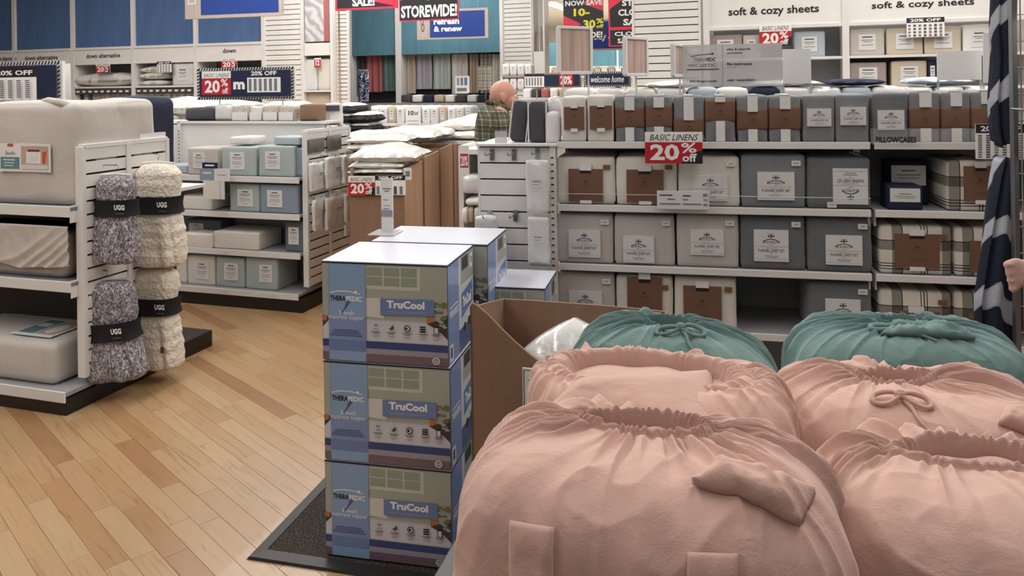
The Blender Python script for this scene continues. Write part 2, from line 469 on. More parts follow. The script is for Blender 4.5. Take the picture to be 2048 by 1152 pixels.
def special():
    # dark entrance mat pile
    m = mat('mat_pile', (70, 62, 56), .98, bump=.9, bs=700); nt = m.node_tree
    tc = nt.nodes.new('ShaderNodeTexCoord'); n = nt.nodes.new('ShaderNodeTexNoise'); n.inputs['Scale'].default_value = 190; n.inputs['Detail'].default_value = 4
    nt.links.new(tc.outputs['Object'], n.inputs['Vector'])
    nt.links.new(ramp(nt, n.outputs['Fac'], [(0.35, (34, 30, 28)), (.52, (70, 62, 54)), (.66, (132, 120, 104))], 'LINEAR'), nt.nodes['Principled BSDF'].inputs['Base Color'])
    # chenille throw
    m = mat('chenille', (150, 145, 150), .95); nt = m.node_tree; b = nt.nodes['Principled BSDF']
    tc = nt.nodes.new('ShaderNodeTexCoord'); mp = nt.nodes.new('ShaderNodeMapping'); mp.inputs['Scale'].default_value = (1, 1, .55)
    nt.links.new(tc.outputs['Object'], mp.inputs[0])
    n = nt.nodes.new('ShaderNodeTexNoise'); n.inputs['Scale'].default_value = 105; n.inputs['Detail'].default_value = 3; n.inputs['Distortion'].default_value = 1.2
    nt.links.new(mp.outputs[0], n.inputs['Vector'])
    nt.links.new(ramp(nt, n.outputs['Fac'], [(.36, (78, 74, 82)), (.5, (140, 134, 142)), (.62, (214, 208, 208))], 'LINEAR'), b.inputs['Base Color'])
    bp = nt.nodes.new('ShaderNodeBump'); bp.inputs['Strength'].default_value = 1; bp.inputs['Distance'].default_value = .012
    nt.links.new(n.outputs['Fac'], bp.inputs['Height']); nt.links.new(bp.outputs[0], b.inputs['Normal'])
    # cream knit throw
    m = mat('knit_cream', (222, 214, 200), .95); nt = m.node_tree; b = nt.nodes['Principled BSDF']
    tc = nt.nodes.new('ShaderNodeTexCoord')
    v = nt.nodes.new('ShaderNodeTexVoronoi'); v.inputs['Scale'].default_value = 60
    n = nt.nodes.new('ShaderNodeTexNoise'); n.inputs['Scale'].default_value = 120
    nt.links.new(tc.outputs['Object'], v.inputs['Vector']); nt.links.new(tc.outputs['Object'], n.inputs['Vector'])
    ad = nt.nodes.new('ShaderNodeMath'); ad.operation = 'MULTIPLY_ADD'; ad.inputs[1].default_value = .4
    nt.links.new(n.outputs['Fac'], ad.inputs[0]); nt.links.new(v.outputs['Distance'], ad.inputs[2])
    bp = nt.nodes.new('ShaderNodeBump'); bp.inputs['Strength'].default_value = .8; bp.inputs['Distance'].default_value = .007
    nt.links.new(ad.outputs[0], bp.inputs['Height']); nt.links.new(bp.outputs[0], b.inputs['Normal'])
    # wood laminate sign insert
    m = mat('wood_insert', (176, 146, 128), .35, coat=.3); nt = m.node_tree; b = nt.nodes['Principled BSDF']
    tc = nt.nodes.new('ShaderNodeTexCoord'); mp = nt.nodes.new('ShaderNodeMapping'); mp.inputs['Scale'].default_value = (60, 60, 2.5)
    n = nt.nodes.new('ShaderNodeTexNoise'); n.inputs['Scale'].default_value = 1; n.inputs['Detail'].default_value = 5
    nt.links.new(tc.outputs['Object'], mp.inputs[0]); nt.links.new(mp.outputs[0], n.inputs['Vector'])
    nt.links.new(ramp(nt, n.outputs['Fac'], [(.3, (160, 136, 126)), (.5, (182, 158, 146)), (.7, (196, 174, 160))], 'LINEAR'), b.inputs['Base Color'])
    # plank floor
    m = mat('plank_wood', (190, 150, 108), .34, coat=.12); nt = m.node_tree; b = nt.nodes['Principled BSDF']
    g = nt.nodes.new('ShaderNodeNewGeometry'); oi = nt.nodes.new('ShaderNodeObjectInfo')
    s = nt.nodes.new('ShaderNodeMath'); s.operation = 'ADD'; nt.links.new(g.outputs['Random Per Island'], s.inputs[0]); nt.links.new(oi.outputs['Random'], s.inputs[1])
    fr = nt.nodes.new('ShaderNodeMath'); fr.operation = 'FRACT'; nt.links.new(s.outputs[0], fr.inputs[0])
    base = ramp(nt, fr.outputs[0], [(0, (164, 132, 94)), (.3, (172, 142, 106)), (.5, (166, 135, 99)), (.7, (174, 147, 114)), (.88, (160, 125, 88)), (1, (144, 106, 72))], 'LINEAR')
    mp = nt.nodes.new('ShaderNodeMapping'); mp.vector_type = 'TEXTURE'; mp.inputs['Rotation'].default_value = (0, 0, PI / 2 + math.radians(44.7))
    nt.links.new(g.outputs['Position'], mp.inputs[0])
    mp2 = nt.nodes.new('ShaderNodeVectorMath'); mp2.operation = 'MULTIPLY'; mp2.inputs[1].default_value = (1.6, 26, 1)
    nt.links.new(mp.outputs[0], mp2.inputs[0])
    cb = nt.nodes.new('ShaderNodeCombineXYZ'); mu = nt.nodes.new('ShaderNodeMath'); mu.operation = 'MULTIPLY'; mu.inputs[1].default_value = 37
    nt.links.new(fr.outputs[0], mu.inputs[0]); nt.links.new(mu.outputs[0], cb.inputs[0]); nt.links.new(mu.outputs[0], cb.inputs[2])
    ad = nt.nodes.new('ShaderNodeVectorMath'); nt.links.new(mp2.outputs[0], ad.inputs[0]); nt.links.new(cb.outputs[0], ad.inputs[1])
    n = nt.nodes.new('ShaderNodeTexNoise'); n.inputs['Scale'].default_value = 1.6; n.inputs['Detail'].default_value = 6; n.inputs['Distortion'].default_value = 1.6
    nt.links.new(ad.outputs[0], n.inputs['Vector'])
    gr = ramp(nt, n.outputs['Fac'], [(.28, (176, 156, 136)), (.42, (244, 238, 232)), (.8, (255, 255, 255))], 'LINEAR')
    mx = nt.nodes.new('ShaderNodeMix'); mx.data_type = 'RGBA'; mx.blend_type = 'MULTIPLY'; mx.inputs[0].default_value = .55
    nt.links.new(base, mx.inputs[6]); nt.links.new(gr, mx.inputs[7])
    nt.links.new(mx.outputs[2], b.inputs['Base Color'])
    # navy robe with pale bands
    m = mat('robe_print', (28, 36, 62), .95, bump=.4, bs=200); nt = m.node_tree; b = nt.nodes['Principled BSDF']
    tc = nt.nodes.new('ShaderNodeTexCoord'); wv = nt.nodes.new('ShaderNodeTexWave'); wv.wave_type = 'BANDS'; wv.bands_direction = 'DIAGONAL'
    wv.inputs['Scale'].default_value = 2.6; wv.inputs['Distortion'].default_value = 5.0; wv.inputs['Detail'].default_value = 1; wv.inputs['Detail Scale'].default_value = .8
    nt.links.new(tc.outputs['Object'], wv.inputs['Vector'])
    nt.links.new(ramp(nt, wv.outputs['Fac'], [(0, (24, 29, 48)), (.78, (150, 154, 166)), (.84, (170, 172, 182))]), b.inputs['Base Color'])
    # patterned navy/white cloth
    m = mat('damask_navy', (40, 50, 84), .9); nt = m.node_tree; b = nt.nodes['Principled BSDF']
    tc = nt.nodes.new('ShaderNodeTexCoord'); v = nt.nodes.new('ShaderNodeTexVoronoi'); v.inputs['Scale'].default_value = 22
    nt.links.new(tc.outputs['Object'], v.inputs['Vector'])
    nt.links.new(ramp(nt, v.outputs['Distance'], [(0, (196, 204, 222)), (.3, (40, 50, 84)), (.62, (190, 198, 214))]), b.inputs['Base Color'])
    # striped packs
    m = mat('linen_pattern', (190, 180, 170), .9); nt = m.node_tree; b = nt.nodes['Principled BSDF']
    tc = nt.nodes.new('ShaderNodeTexCoord'); v = nt.nodes.new('ShaderNodeTexNoise'); v.inputs['Scale'].default_value = 60
    nt.links.new(tc.outputs['Object'], v.inputs['Vector'])
    nt.links.new(ramp(nt, v.outputs['Fac'], [(.4, (178, 168, 158)), (.5, (206, 198, 188)), (.6, (184, 172, 160))]), b.inputs['Base Color'])
    m = mat('grey_photo', (190, 188, 190), .5); nt = m.node_tree; b = nt.nodes['Principled BSDF']
    tc = nt.nodes.new('ShaderNodeTexCoord'); wv = nt.nodes.new('ShaderNodeTexWave'); wv.bands_direction = 'DIAGONAL'; wv.inputs['Scale'].default_value = 3; wv.inputs['Distortion'].default_value = 9
    nt.links.new(tc.outputs['Object'], wv.inputs['Vector'])
    nt.links.new(ramp(nt, wv.outputs['Fac'], [(0, (168, 164, 168)), (.45, (196, 192, 194)), (1, (214, 212, 214))], 'LINEAR'), b.inputs['Base Color'])
    plaid('striped_curtain', .12, [(0, (214, 212, 206)), (.3, (96, 100, 104)), (.36, (214, 212, 206)), (.7, (180, 170, 154)), (.78, (214, 212, 206))])
special()

# ================================================================== SETTING
def structure(o): return tag(o, kind='structure')
fl = structure(obj('floor', boxm(26, 44, .2, 0, 'kraft_print'), 'kraft_print', None, (-1, 14, -.204)))
PD = math.radians(90 + 44.7)          # plank run, seen from above
pu, pv = Vector((math.cos(PD), math.sin(PD), 0)), Vector((math.cos(PD - PI / 2), math.sin(PD - PI / 2), 0))
PWID = .085
planks = []
rp = random.Random(5)
for i in range(-160, 170):
    s = -14 + rp.random()
    while s < 20:
        L = rp.choice([.35, .5, .62, .75, .9, 1.1]) * rp.uniform(.85, 1.1)
        c = pu * (s + L / 2) + pv * ((i + .5) * PWID)
        s += L
        if -9 < c.x < 6 and -1 < c.y < 15: planks.append((c, L))
def in_view(c):
    if c.y < 2.2 or c.y > 7.5: return False
    px = CX + FOC * c.x / c.y; py = HY + FOC * EYE / c.y - .014 * (px - CX) * 0
    return -70 < px < 690 and py < 1260
near = sorted([p for p in planks if in_view(p[0])], key=lambda p: p[0].y)[:300]
nid = set(id(p) for p in near)
for c, L in near:
    o = obj('plank', boxm(L - .0012, PWID - .0012, .008, .0006, 'plank_wood'), 'plank_wood', fl, (c.x + 1, c.y - 14, .196 - .0005 * rp.random()), (0, 0, PD))
mb = MB()
for p in planks:
    if id(p) in nid: continue
    c, L = p
    n = len(mb.V)
    q = [c + pu * sx * (L / 2 - .0006) + pv * sy * (PWID / 2 - .0006) for sx, sy in ((-1, -1), (1, -1), (1, 1), (-1, 1))]
    mb.V += [(v.x, v.y, -.004) for v in q] + [(v.x, v.y, 0) for v in q]
    mb.F += [tuple(n + k for k in f) for f in ((4, 7, 6, 5), (0, 1, 5, 4), (1, 2, 6, 5), (2, 3, 7, 6), (3, 0, 4, 7))]
far_planks = mb.build('plank', 'plank_wood', fl, (1, -14, .204)); far_planks['kind'] = 'stuff'
far_floor = obj('floor_far', boxm(25.8, 20.6, .008, 0, 'far_floor'), 'far_floor', fl, (0, 11.4, .193))

structure(obj('ceiling', boxm(26, 44, .1, 0, 'ceiling_white'), 'ceiling_white', None, (-1, 14, CEIL)))
structure(obj('wall_far', boxm(26, .1, CEIL, 0, 'wall_white'), 'wall_white', None, (-1, 36, 0)))
structure(obj('wall_left', boxm(.1, 42, CEIL, 0, 'wall_white'), 'wall_white', None, (-13.9, 15, 0)))
structure(obj('wall_right', boxm(.1, 42, CEIL, 0, 'wall_white'), 'wall_white', None, (11.9, 15, 0)))

for i, (x, y, e) in enumerate(LAMPS):
    t = empty('ceiling_light', (x, y, CEIL - .12), -math.radians(17.7), '%s ceiling strip light above the store, counted from the front' % ORD[i], 'light', 'strip lights on the ceiling')
    obj('housing', boxm(.5, 6.0, .1, .01, 'white_metal'), 'white_metal', t, (0, 0, .02))
    for dx in (-.13, .13):
        tubeo('tube', [(dx, -2.9, 0), (dx, 2.9, 0)], .02, 'lamp_tube', t, 8)
    ld = bpy.data.lights.new('tube_light', 'AREA'); ld.shape = 'RECTANGLE'; ld.size = .9; ld.size_y = 6.0
    ld.energy = e * LAMP_E; ld.color = (1.0, .975, .94)
    lo = bpy.data.objects.new('tube_light', ld); COL.objects.link(lo); lo.parent = t; lo.location = (0, 0, -.06)

FW = Frame(-3.49, 11.7, 17.7)
pt = P(850, 111, 14.0); FT = Frame(pt.x, pt.y, 17.7)
FR = Frame(1.575, 7.8, 20)
def wallslab(name, F, px0, px1, a):
    b0, b1 = F.hit(px0, 100, a)[0], F.hit(px1, 100, a)[0]
    return structure(fbox(name, F, b0, b1, a, a + .1, 0, CEIL, 'wall_white'))
wallslab('wall_back_left', FW, -200, 668, .62)
wallslab('wall_back_middle', FT, 690, 1092, .62)
wallslab('wall_back_right', FR, 1268, 2180, .62)

def slatwall(F, px0, px1, a, zt, pitch, label, zb=.1, b=None):
    b0, b1 = b if b else (F.hit(px0, 150, a)[0], F.hit(px1, 150, a)[0])
    r = empty('slatwall_panel', F.w((b0 + b1) / 2, a, zb), F.rz, label, 'wall panel')
    wd = b1 - b0
    cbox('backing', r, -wd / 2, wd / 2, .012, .04, 0, zt - zb, 'slot_dark')
    n = int((zt - zb) / pitch)
    for k in range(n):
        cbox('slat', r, -wd / 2 + .012, wd / 2 - .012, -.008, .012, k * pitch, k * pitch + pitch - .010, 'white_paint', .002)
    for s in (-1, 1):
        cbox('edge_trim', r, s * wd / 2 - .012, s * wd / 2 + .012, -.014, .03, 0, zt - zb, 'white_metal')
    return r
slatwall(FW, 531, 604, 0, 3.7, .0762, 'white slatwall strip between blue shelving and the framed picture of bedding')
slatwall(FW, 666, 697, .12, 3.7, .06, 'narrow white slatwall strip left of the teal curtain display')
slatwall(FT, 1009, 1064, 0, 3.9, .0762, 'distant white slatwall strip right of the teal panel')
slatwall(FR, 1268, 1401, 0, 3.9, .0762, 'white slatwall panel left of the soft and cozy sheets shelving')

# copper conduit on narrow slatwall
b = FW.hit(678, 100, .08)[0]
tag(tubeo('conduit', [FW.w(b, .085, .2), FW.w(b, .085, 3.7)], .012, 'cardboard_lit_tan'), 'thin copper coloured pipe running up the narrow slatwall strip', 'pipe')

# ------------------------------------------------------------------ generic marks
def sale_art(hand=True):
    it = [('r', 0, .66, 1, 1, 'sign_white'), ('r', 0, 0, 1, .68, 'red'),
          ('p', [(.62, 0), (1, 0), (1, .42), (.82, .34), (.7, .12)], 'sign_black')]
    if hand: it.append(('t', 'BASIC LINENS', .08, .73, .93, .93, 'ink', .0, .35))
    it += [('t', '20', .09, .1, .6, .62, 'sign_white', .035), ('t', '%', .63, .34, .9, .66, 'sign_white', .02), ('t', 'off', .65, .06, .9, .32, 'sign_white', .03)]
    return it
def table_art(cols=6, rows=9, txt=True):
    it = [('r', 0, 0, 1, 1, 'sign_white'), ('r', 0, .74, 1, 1, 'sign_black')]
    if txt: it.append(('t', '20% OFF', .1, .79, .9, .95, 'sign_white', .03))
    for c in range(cols):
        x = .04 + c * .96 / cols
        for r_ in range(rows):
            y = .04 + r_ * .68 / rows
            it.append(('r', x, y, x + .5 / cols, y + .4 / rows, 'ink_mid' if (c % 2) else 'ink_soft'))
    return it
def sign(F, rect, a, items, label, name='sale_sign', cat='sign', th=.006, m='sign_white', group=None, eps=.001, dz=0):
    b0, b1, z0, z1 = F.rect(*rect, a)
    r = obj(name, boxm(b1 - b0, th, z1 - z0, 0, m), m, None, F.w((b0 + b1) / 2, a, z0 + dz), (0, 0, F.rz))
    tag(r, label, cat, group)
    if items: prt('print', r, items, -(b1 - b0) / 2, (b1 - b0) / 2, 0, z1 - z0, -th / 2, eps)
    return r

# ------------------------------------------------------------------ left back wall: blue shelving bays
bx = [-95, 29, 146, 267, 392, 528]
zt = FW.hit(205, 98)[1]; zb_ = FW.hit(205, 129)[1]; zs1 = FW.hit(205, 173)[1]; zs2 = FW.hit(205, 212)[1]
texts = ['down alternative', 'down alternative', 'down alternative', None, 'down']
for i in range(5):
    b0, b1 = FW.hit(bx[i], 100)[0], FW.hit(bx[i + 1], 100)[0]
    wd = b1 - b0
    r = empty('shelving_bay', FW.w(b0, 0, 0), FW.rz, 'white shelving bay with tall blue header panel, %s bay from the slatwall strip' % ORD[4 - i], 'shelving', 'blue headed shelving bays')
    cbox('upright', r, -.035, .035, -.02, .45, 0, 3.75, 'white_metal')
    if i == 4: cbox('upright', r, wd - .035, wd + .035, -.02, .45, 0, 3.75, 'white_metal')
    cbox('header_panel', r, .035, wd - .035, .02, .05, zt, 3.72, 'blue_panel')
    fa = cbox('fascia', r, .035, wd - .035, -.015, .03, zb_, zt, 'white_paint')
    cbox('top_rail', r, .035, wd - .035, -.03, .02, zt - .01, zt + .03, 'white_metal')
    if texts[i]:
        cxp = [12, 84, 208, 0, 460][i]; hw = [22, 33, 34, 0, 13][i]
        c0, c1 = FW.hit(cxp - hw, 105)[0] - b0, FW.hit(cxp + hw, 105)[0] - b0
        zc = [118, 116, 112, 0, 102][i]; h0 = FW.hit(cxp, zc + 4)[1]; h1 = FW.hit(cxp, zc - 5)[1]
        obj('lettering', art([('t', texts[i], 0, 0, 1, 1, 'ink', .025)], c1 - c0, h1 - h0), None, r, (c0, -.016, h0))
    cbox('back_panel', r, .035, wd - .035, .43, .45, .1, zb_, 'back_grey')
    for zz in (zs1, zs2, zs2 - .5, .18):
        cbox('shelf', r, .035, wd - .035, -.02, .43, zz - .03, zz, 'white_metal')
    rail = cbox('hook_rail', r, .035, wd - .035, .0, .03, zs1 - .13, zs1 - .03, 'back_dark')
    for k in range(9):
        xk = .12 + k * (wd - .24) / 8
        cbox('price_tag', rail, xk - .03 - wd / 2, xk + .03 - wd / 2, -.045, -.035, .03, .065, 'paper')
# goods in those bays
def pill(F, rect, a, d, m, label, name='pillow', cat='pillow', group=None, seed=0, zb=None, wr=.008):
    b0, b1, z0, z1 = F.rect(*rect, a)
    if zb is not None: z0 = zb
    o = obj(name, pillow_mesh(b1 - b0, d, max(z1 - z0, .04), seed, wr=wr), m, None, F.w((b0 + b1) / 2, a + d / 2, z0), (0, 0, F.rz))
    return tag(o, label, cat, group)
pill(FW, (142, 144, 264, 173), -.02, .42, 'pillow_poly', 'long white bed pillow bulging off the upper shelf under down alternative lettering', seed=3, zb=zs1)
for k, (y0, y1) in enumerate(((158, 168), (143, 156), (129, 143))):
    o = pill(FW, (277, y0, 330, y1 + 2), .02, .38, 'pillow_poly', ['bottom', 'middle', 'top'][k] + ' white pillow of the three stacked left of the hanging down lettering bay', seed=5 + k, group='pillows stacked on the upper shelf')
    if k == 0: o.location.z = zs1
    else: o.location.z = zs1 + .1 * k
def simple_pack(F, rect, a, d, m, label, name='bedding_pack', cat='package', group=None, card=True, zb=None, seed=0, r=.02, n=6):
    b0, b1, z0, z1 = F.rect(*rect, a)
    if zb is not None: z0 = zb
    wd, h = b1 - b0, z1 - z0
    o = obj(name, soft_box(wd, d, h, r, .006, .003, seed, n), m, None, F.w((b0 + b1) / 2, a + d / 2, z0), (0, 0, F.rz))
    tag(o, label, cat, group)
    if card:
        it = [('r', 0, 0, 1, 1, 'paper'), ('r', .2, .78, .8, .86, 'ink_mid'), ('r', .15, .6, .85, .65, 'ink_soft'), ('r', .25, .5, .75, .54, 'ink_soft'), ('r', .15, .3, .85, .34, 'ink_soft')]
        prt('label_card', o, it, -wd * .25, wd * .25, h * .2, h * .8, -d / 2 - .007, .0008)
    return o
simple_pack(FW, (344, 126, 388, 166), .02, .3, 'bag_film', 'clear bagged white comforter with a printed card, upper shelf of the bay left of down', zb=zs1, name='bagged_comforter')
simple_pack(FW, (401, 137, 452, 168), .05, .3, 'bag_film', 'white bagged bedding on upper shelf of the down bay, left half', zb=zs1)
simple_pack(FW, (456, 139, 512, 168), .05, .3, 'bag_film', 'white bagged bedding on upper shelf of the down bay, right half', zb=zs1)
n = 0
for x0, x1 in ((131, 141),):
    simple_pack(FW, (x0, 133, x1, 170), .05, .3, 'bag_film', 'white bagged blanket left of the long bed pillow', zb=zs1)
for k, x0 in enumerate((150, 166, 184, 202, 222, 240)):
    simple_pack(FW, (x0, 184, x0 + 15, 212), .1, .22, ['charcoal_fab', 'slate_fab', 'taupe_fab', 'white_fab', 'white_fab', 'bag_film'][k], '%s folded bedding pack from the left on the second shelf above the navy bag' % ORD[k], zb=zs2, group='packs on the second shelf of the blue bays')
for k, x0 in enumerate((280, 311, 345, 372)):
    simple_pack(FW, (x0, 182, x0 + 27 - 5 * (k > 1), 212), .1, .22, 'card_white', '%s white boxed pad from the left on the second shelf behind the bagged pillows' % ORD[k], zb=zs2, group='boxed pads on the second shelf', name='boxed_pad', r=.004)
sign(FW, (192, 126, 220, 146), -.06, sale_art(), 'small red twenty percent sign above the long bed pillow')
sign(FW, (314, 123, 343, 145), -.06, table_art(5, 4, True), 'small black and white twenty percent table sign above stacked pillows')
sign(FW, (443, 116, 474, 136), -.06, sale_art(), 'small red twenty percent sign under the down lettering')

# framed picture bay
b0, b1 = FW.hit(606, 100)[0], FW.hit(664, 100)[0]
r = empty('display_bay', FW.w(b0, 0, 0), FW.rz, 'white display bay holding a large bedding picture above bagged comforters', 'shelving')
wd = b1 - b0
for x in (0, wd): cbox('upright', r, x - .02, x + .02, -.02, .4, 0, 3.75, 'white_metal')
zp = FW.hit(635, 83)[1]
cbox('picture', r, .04, wd - .04, .0, .02, zp, 3.7, 'grey_photo')
o = cbox('plaid_strip', r, wd - .13, wd - .04, -.004, .0, zp, 3.7, 'coral')
z1, z0 = FW.hit(635, 86)[1], FW.hit(635, 111)[1]
cbox('header', r, .03, wd - .03, -.01, .03, z0, z1, 'white_paint')
zs = FW.hit(635, 180)[1]
cbox('shelf', r, 0, wd, -.02, .4, zs - .03, zs, 'white_metal'); cbox('shelf', r, 0, wd, -.02, .4, zs - .73, zs - .7, 'white_metal')
cbox('back_panel', r, 0, wd, .4, .42, 0, 3.7, 'white_paint')
simple_pack(FW, (610, 118, 633, 180), .04, .3, 'bag_film', 'left bagged cream comforter on the shelf under the bedding picture', name='bagged_comforter', zb=zs, card=False)
simple_pack(FW, (635, 118, 661, 180), .04, .3, 'cream_fab', 'right cream comforter pack on the shelf under the bedding picture', name='bagged_comforter', zb=zs, card=False)
simple_pack(FW, (612, 184, 660, 225), .06, .3, 'beige_fab', 'beige comforter pack on the lower shelf under the bedding picture', name='bagged_comforter', card=False, zb=zs - .7)
sign(FW, (629, 116, 642, 135), -.024, [('r', 0, 0, 1, 1, 'red'), ('r', 0, .85, 1, 1, 'sign_white'), ('t', '12', .2, .2, .8, .8, 'sign_white', .04)], 'tiny red price sign on the comforter shelf under the picture')

# ------------------------------------------------------------------ teal curtain wall
zT = FT.hit(745, 111)[1]
for i, (p0, p1, lb) in enumerate(((701, 795, 'narrow teal headed curtain bay left of the white post'), (800, 1004, 'wide teal headed curtain bay behind the refresh and renew sign'))):
    b0, b1 = FT.hit(p0, 100)[0], FT.hit(p1, 100)[0]; wd = b1 - b0
    r = empty('curtain_bay', FT.w(b0, 0, 0), FT.rz, lb, 'shelving')
    cbox('header_panel', r, .02, wd - .02, 0, .04, zT, 4.1, 'teal_panel')
    for x in (0, wd): cbox('upright', r, x - .03, x + .03, -.03, .4, 0, 4.1, 'white_metal')
    cbox('back_panel', r, 0, wd, .42, .44, 0, zT, 'back_dark')
    tubeo('rod', [(0, .2, zT + .03), (wd, .2, zT + .03)], .015, 'steel', r)
    cbox('shelf', r, 0, wd, .0, .42, 1.2, 1.23, 'back_grey')
def curtain(F, px0, px1, y0, y1, a, m, label, name='curtain_panel', n=5):
    b0, b1, z0, z1 = F.rect(px0, y0, px1, y1, a)
    wd = b1 - b0; nu, nv = 50, 6
    U, Vv = np.meshgrid(np.linspace(0, 1, nu), np.linspace(0, 1, nv))
    u, v = U.ravel(), Vv.ravel()
    y = .045 * np.sin(u * n * 2 * PI + .6 * np.sin(v * 3)) * (.6 + .4 * (1 - v)) + .012 * np.sin(u * 31)
    V = np.stack([(u - .5) * wd, y, v * (z1 - z0)], 1)
    V2 = V.copy(); V2[:, 1] += .008
    F1 = grid_faces(nu, nv); F2 = grid_faces(nu, nv)[:, ::-1] + nu * nv
    o = obj(name, mesh('cur', np.vstack([V, V2]), np.vstack([F1, F2]), True), m, None, F.w((b0 + b1) / 2, a, z0), (0, 0, F.rz))
    return tag(o, label, 'curtain', 'curtains under the teal panels')
for p0, p1, m, y1, cn in ((702, 729, 'charcoal_fab', 190, 'charcoal'), (731, 764, 'coral', 184, 'coral red'), (765, 796, 'green_plain', 182, 'dark green'),
                       (802, 831, 'tan_cloth', 187, 'tan'), (832, 864, 'lavender', 178, 'lavender grey'), (866, 901, 'pale_green', 178, 'pale green'),
                       (903, 936, 'offwhite_cloth', 188, 'off white'), (938, 957, 'tan_cloth', 186, 'sandy beige'), (959, 982, 'striped_curtain', 186, 'striped'), (983, 1003, 'offwhite_cloth', 190, 'white')):
    curtain(FT, p0, p1, 108, y1, .2, m, '%s curtain panel hanging below the teal header' % cn, 'curtain', n=3)
for p0, p1, m, y0, y1, lb in ((716, 737, 'damask_navy', 139, 203, 'navy and white patterned cloth clipped up before charcoal curtain'), (955, 984, 'striped_curtain', 132, 180, 'white cloth with black stripes hanging before the pale curtains')):
    o = curtain(FT, p0, p1, y0, y1, -.5, m, lb, 'hanging_cloth', 2); o['category'] = 'textile'; del o['group']
    bb = FT.hit((p0 + p1) / 2, 150, -.5)[0]
    tubeo('stand_pole', [(0, .04, -o.location.z), (0, .04, FT.hit(p0, y0, -.5)[1] - o.location.z)], .012, 'steel', o)
sign(FT, (911, 152, 939, 186), -.5, [('r', 0, 0, 1, 1, 'sign_white'), ('r', .1, .45, .3, .9, 'bx_band'), ('r', .38, .45, .55, .9, 'ink_soft'), ('r', .63, .45, .85, .9, 'bx_label'), ('r', .1, .1, .8, .3, 'ink_soft')], 'small white picture sign standing before the off white curtain')
# hanging blue signs
def hangsign(rect, d, items, label, frame='wood_frame', deg=14, name='hanging_sign', th=.05, up=True):
    pm = P((rect[0] + rect[2]) / 2, (rect[1] + rect[3]) / 2, d); F = Frame(pm.x, pm.y, deg)
    b0, b1, z0, z1 = F.rect(*rect, 0)
    r = empty(name, F.w((b0 + b1) / 2, 0, z0), F.rz, label, 'sign')
    wd, h = b1 - b0, z1 - z0
    cbox('board', r, -wd / 2, wd / 2, -th / 2, th / 2, 0, h, frame)
    prt('print', r, items, -wd / 2, wd / 2, 0, h, -th / 2, .002)
    for s in (-.36, .36): tubeo('cable', [(s * wd, 0, h), (s * wd, 0, CEIL - z0)], .004, 'steel', r, 5)
    return r
hangsign((835, 18, 977, 78), 12.6, [('r', .185, .06, .955, .92, 'sign_blue'), ('t', 'refresh', .24, .49, .60, .70, 'sign_white', .04), ('t', '& renew', .24, .25, .64, .44, 'sign_white', .04),
                                   ('e', .075, .62, .02, .16, 'kraft_print'), ('e', .075, .62, .012, .12, 'wood_frame'), ('e', .085, .40, .022, .14, 'kraft_print'), ('e', .085, .40, .013, .10, 'wood_frame')],
         'blue refresh and renew sign in pale wood frame before teal panel')
hangsign((372, -62, 565, 35), 9.6, [('r', .17, .07, .97, .97, 'sign_blue'), ('t', 'comfort', .22, .37, .5, .52, 'ink', .03), ('p', [(.03, .3), (.12, .3), (.12, .5), (.03, .5)], 'paper'), ('p', [(.045, .33), (.105, .33), (.105, .46), (.045, .46)], 'wood_frame')],
         'large blue sign in pale wood frame hanging before the blue panels')
hangsign((1140, 40, 1262, 101), 15.0, [('r', .02, .06, .98, .95, 'sign_blue'), ('t', 'body & bath', .32, .3, 1.0, .56, 'sign_white', .04)], 'blue body and bath sign hanging behind the red and black sale banners')
# black and red closing banners
def tri(pts, m='red_bright'): return ('p', pts, m)
hangsign((670, -118, 795, 19), 10.4, [('r', 0, 0, 1, 1, 'red_bright'), ('r', .03, .03, .97, .97, 'sign_black'), tri([(.55, .13), (.97, .03), (.97, .5)]), tri([(.03, .97), (.5, .97), (.03, .6)]),
         ('t', 'CLOSING', .1, .24, .9, .42, 'sign_white', .04), ('t', 'SALE!', .28, .05, .64, .18, 'sign_white', .04), ('t', 'STORE', .2, .64, .8, .84, 'sign_white', .04)], 'black and red sale banner left of the STOREWIDE banner', 'sign_black', 17, 'sale_banner', .01)
hangsign((798, -150, 917, 41), 9.8, [('r', 0, 0, 1, 1, 'red_bright'), ('r', .01, .01, .98, .99, 'sign_black'), tri([(.01, .22), (.3, .27), (.01, .42)]), ('t', 'STOREWIDE!', .03, .035, .97, .165, 'sign_white', .035),
         ('t', '30', .45, .21, .72, .36, 'sign_yellow', .04), ('t', '%', .75, .29, .88, .36, 'sign_yellow', .03), ('t', 'off', .76, .205, .9, .27, 'sign_white', .03), ('t', '10-', .2, .42, .6, .6, 'sign_yellow', .04), ('t', 'NOW SAVE', .1, .68, .9, .8, 'sign_white', .03)],
         'black STOREWIDE banner with yellow numbers overlapping the refresh and renew sign', 'sign_black', 17, 'sale_banner', .01)
hangsign((1127, -10, 1207, 78), 13.0, [('r', 0, 0, 1, 1, 'red_bright'), ('p', [(0, .0), (1, 0), (1, .62), (.45, .82), (1, 1), (0, 1), (0, .5), (.45, .33), (0, .22)], 'sign_black'), tri([(.55, .93), (1, .62), (1, 1)]), tri([(0, .22), (.42, .36), (0, .55)]),
         ('t', 'NOW SAVE', .05, .76, .98, .88, 'sign_white', .035), ('t', '10-', .26, .52, .66, .70, 'sign_yellow', .04), ('t', '30', .5, .24, .8, .43, 'sign_yellow', .04), ('t', '%', .82, .34, 1, .46, 'sign_yellow', .03), ('t', 'off', .82, .24, 1, .32, 'sign_yellow', .03),
         ('t', 'WIDE!', .38, .02, .97, .16, 'sign_white', .03)], 'black and red NOW SAVE banner with yellow percentages beside bright ceiling', 'sign_black', 17, 'sale_banner', .01)
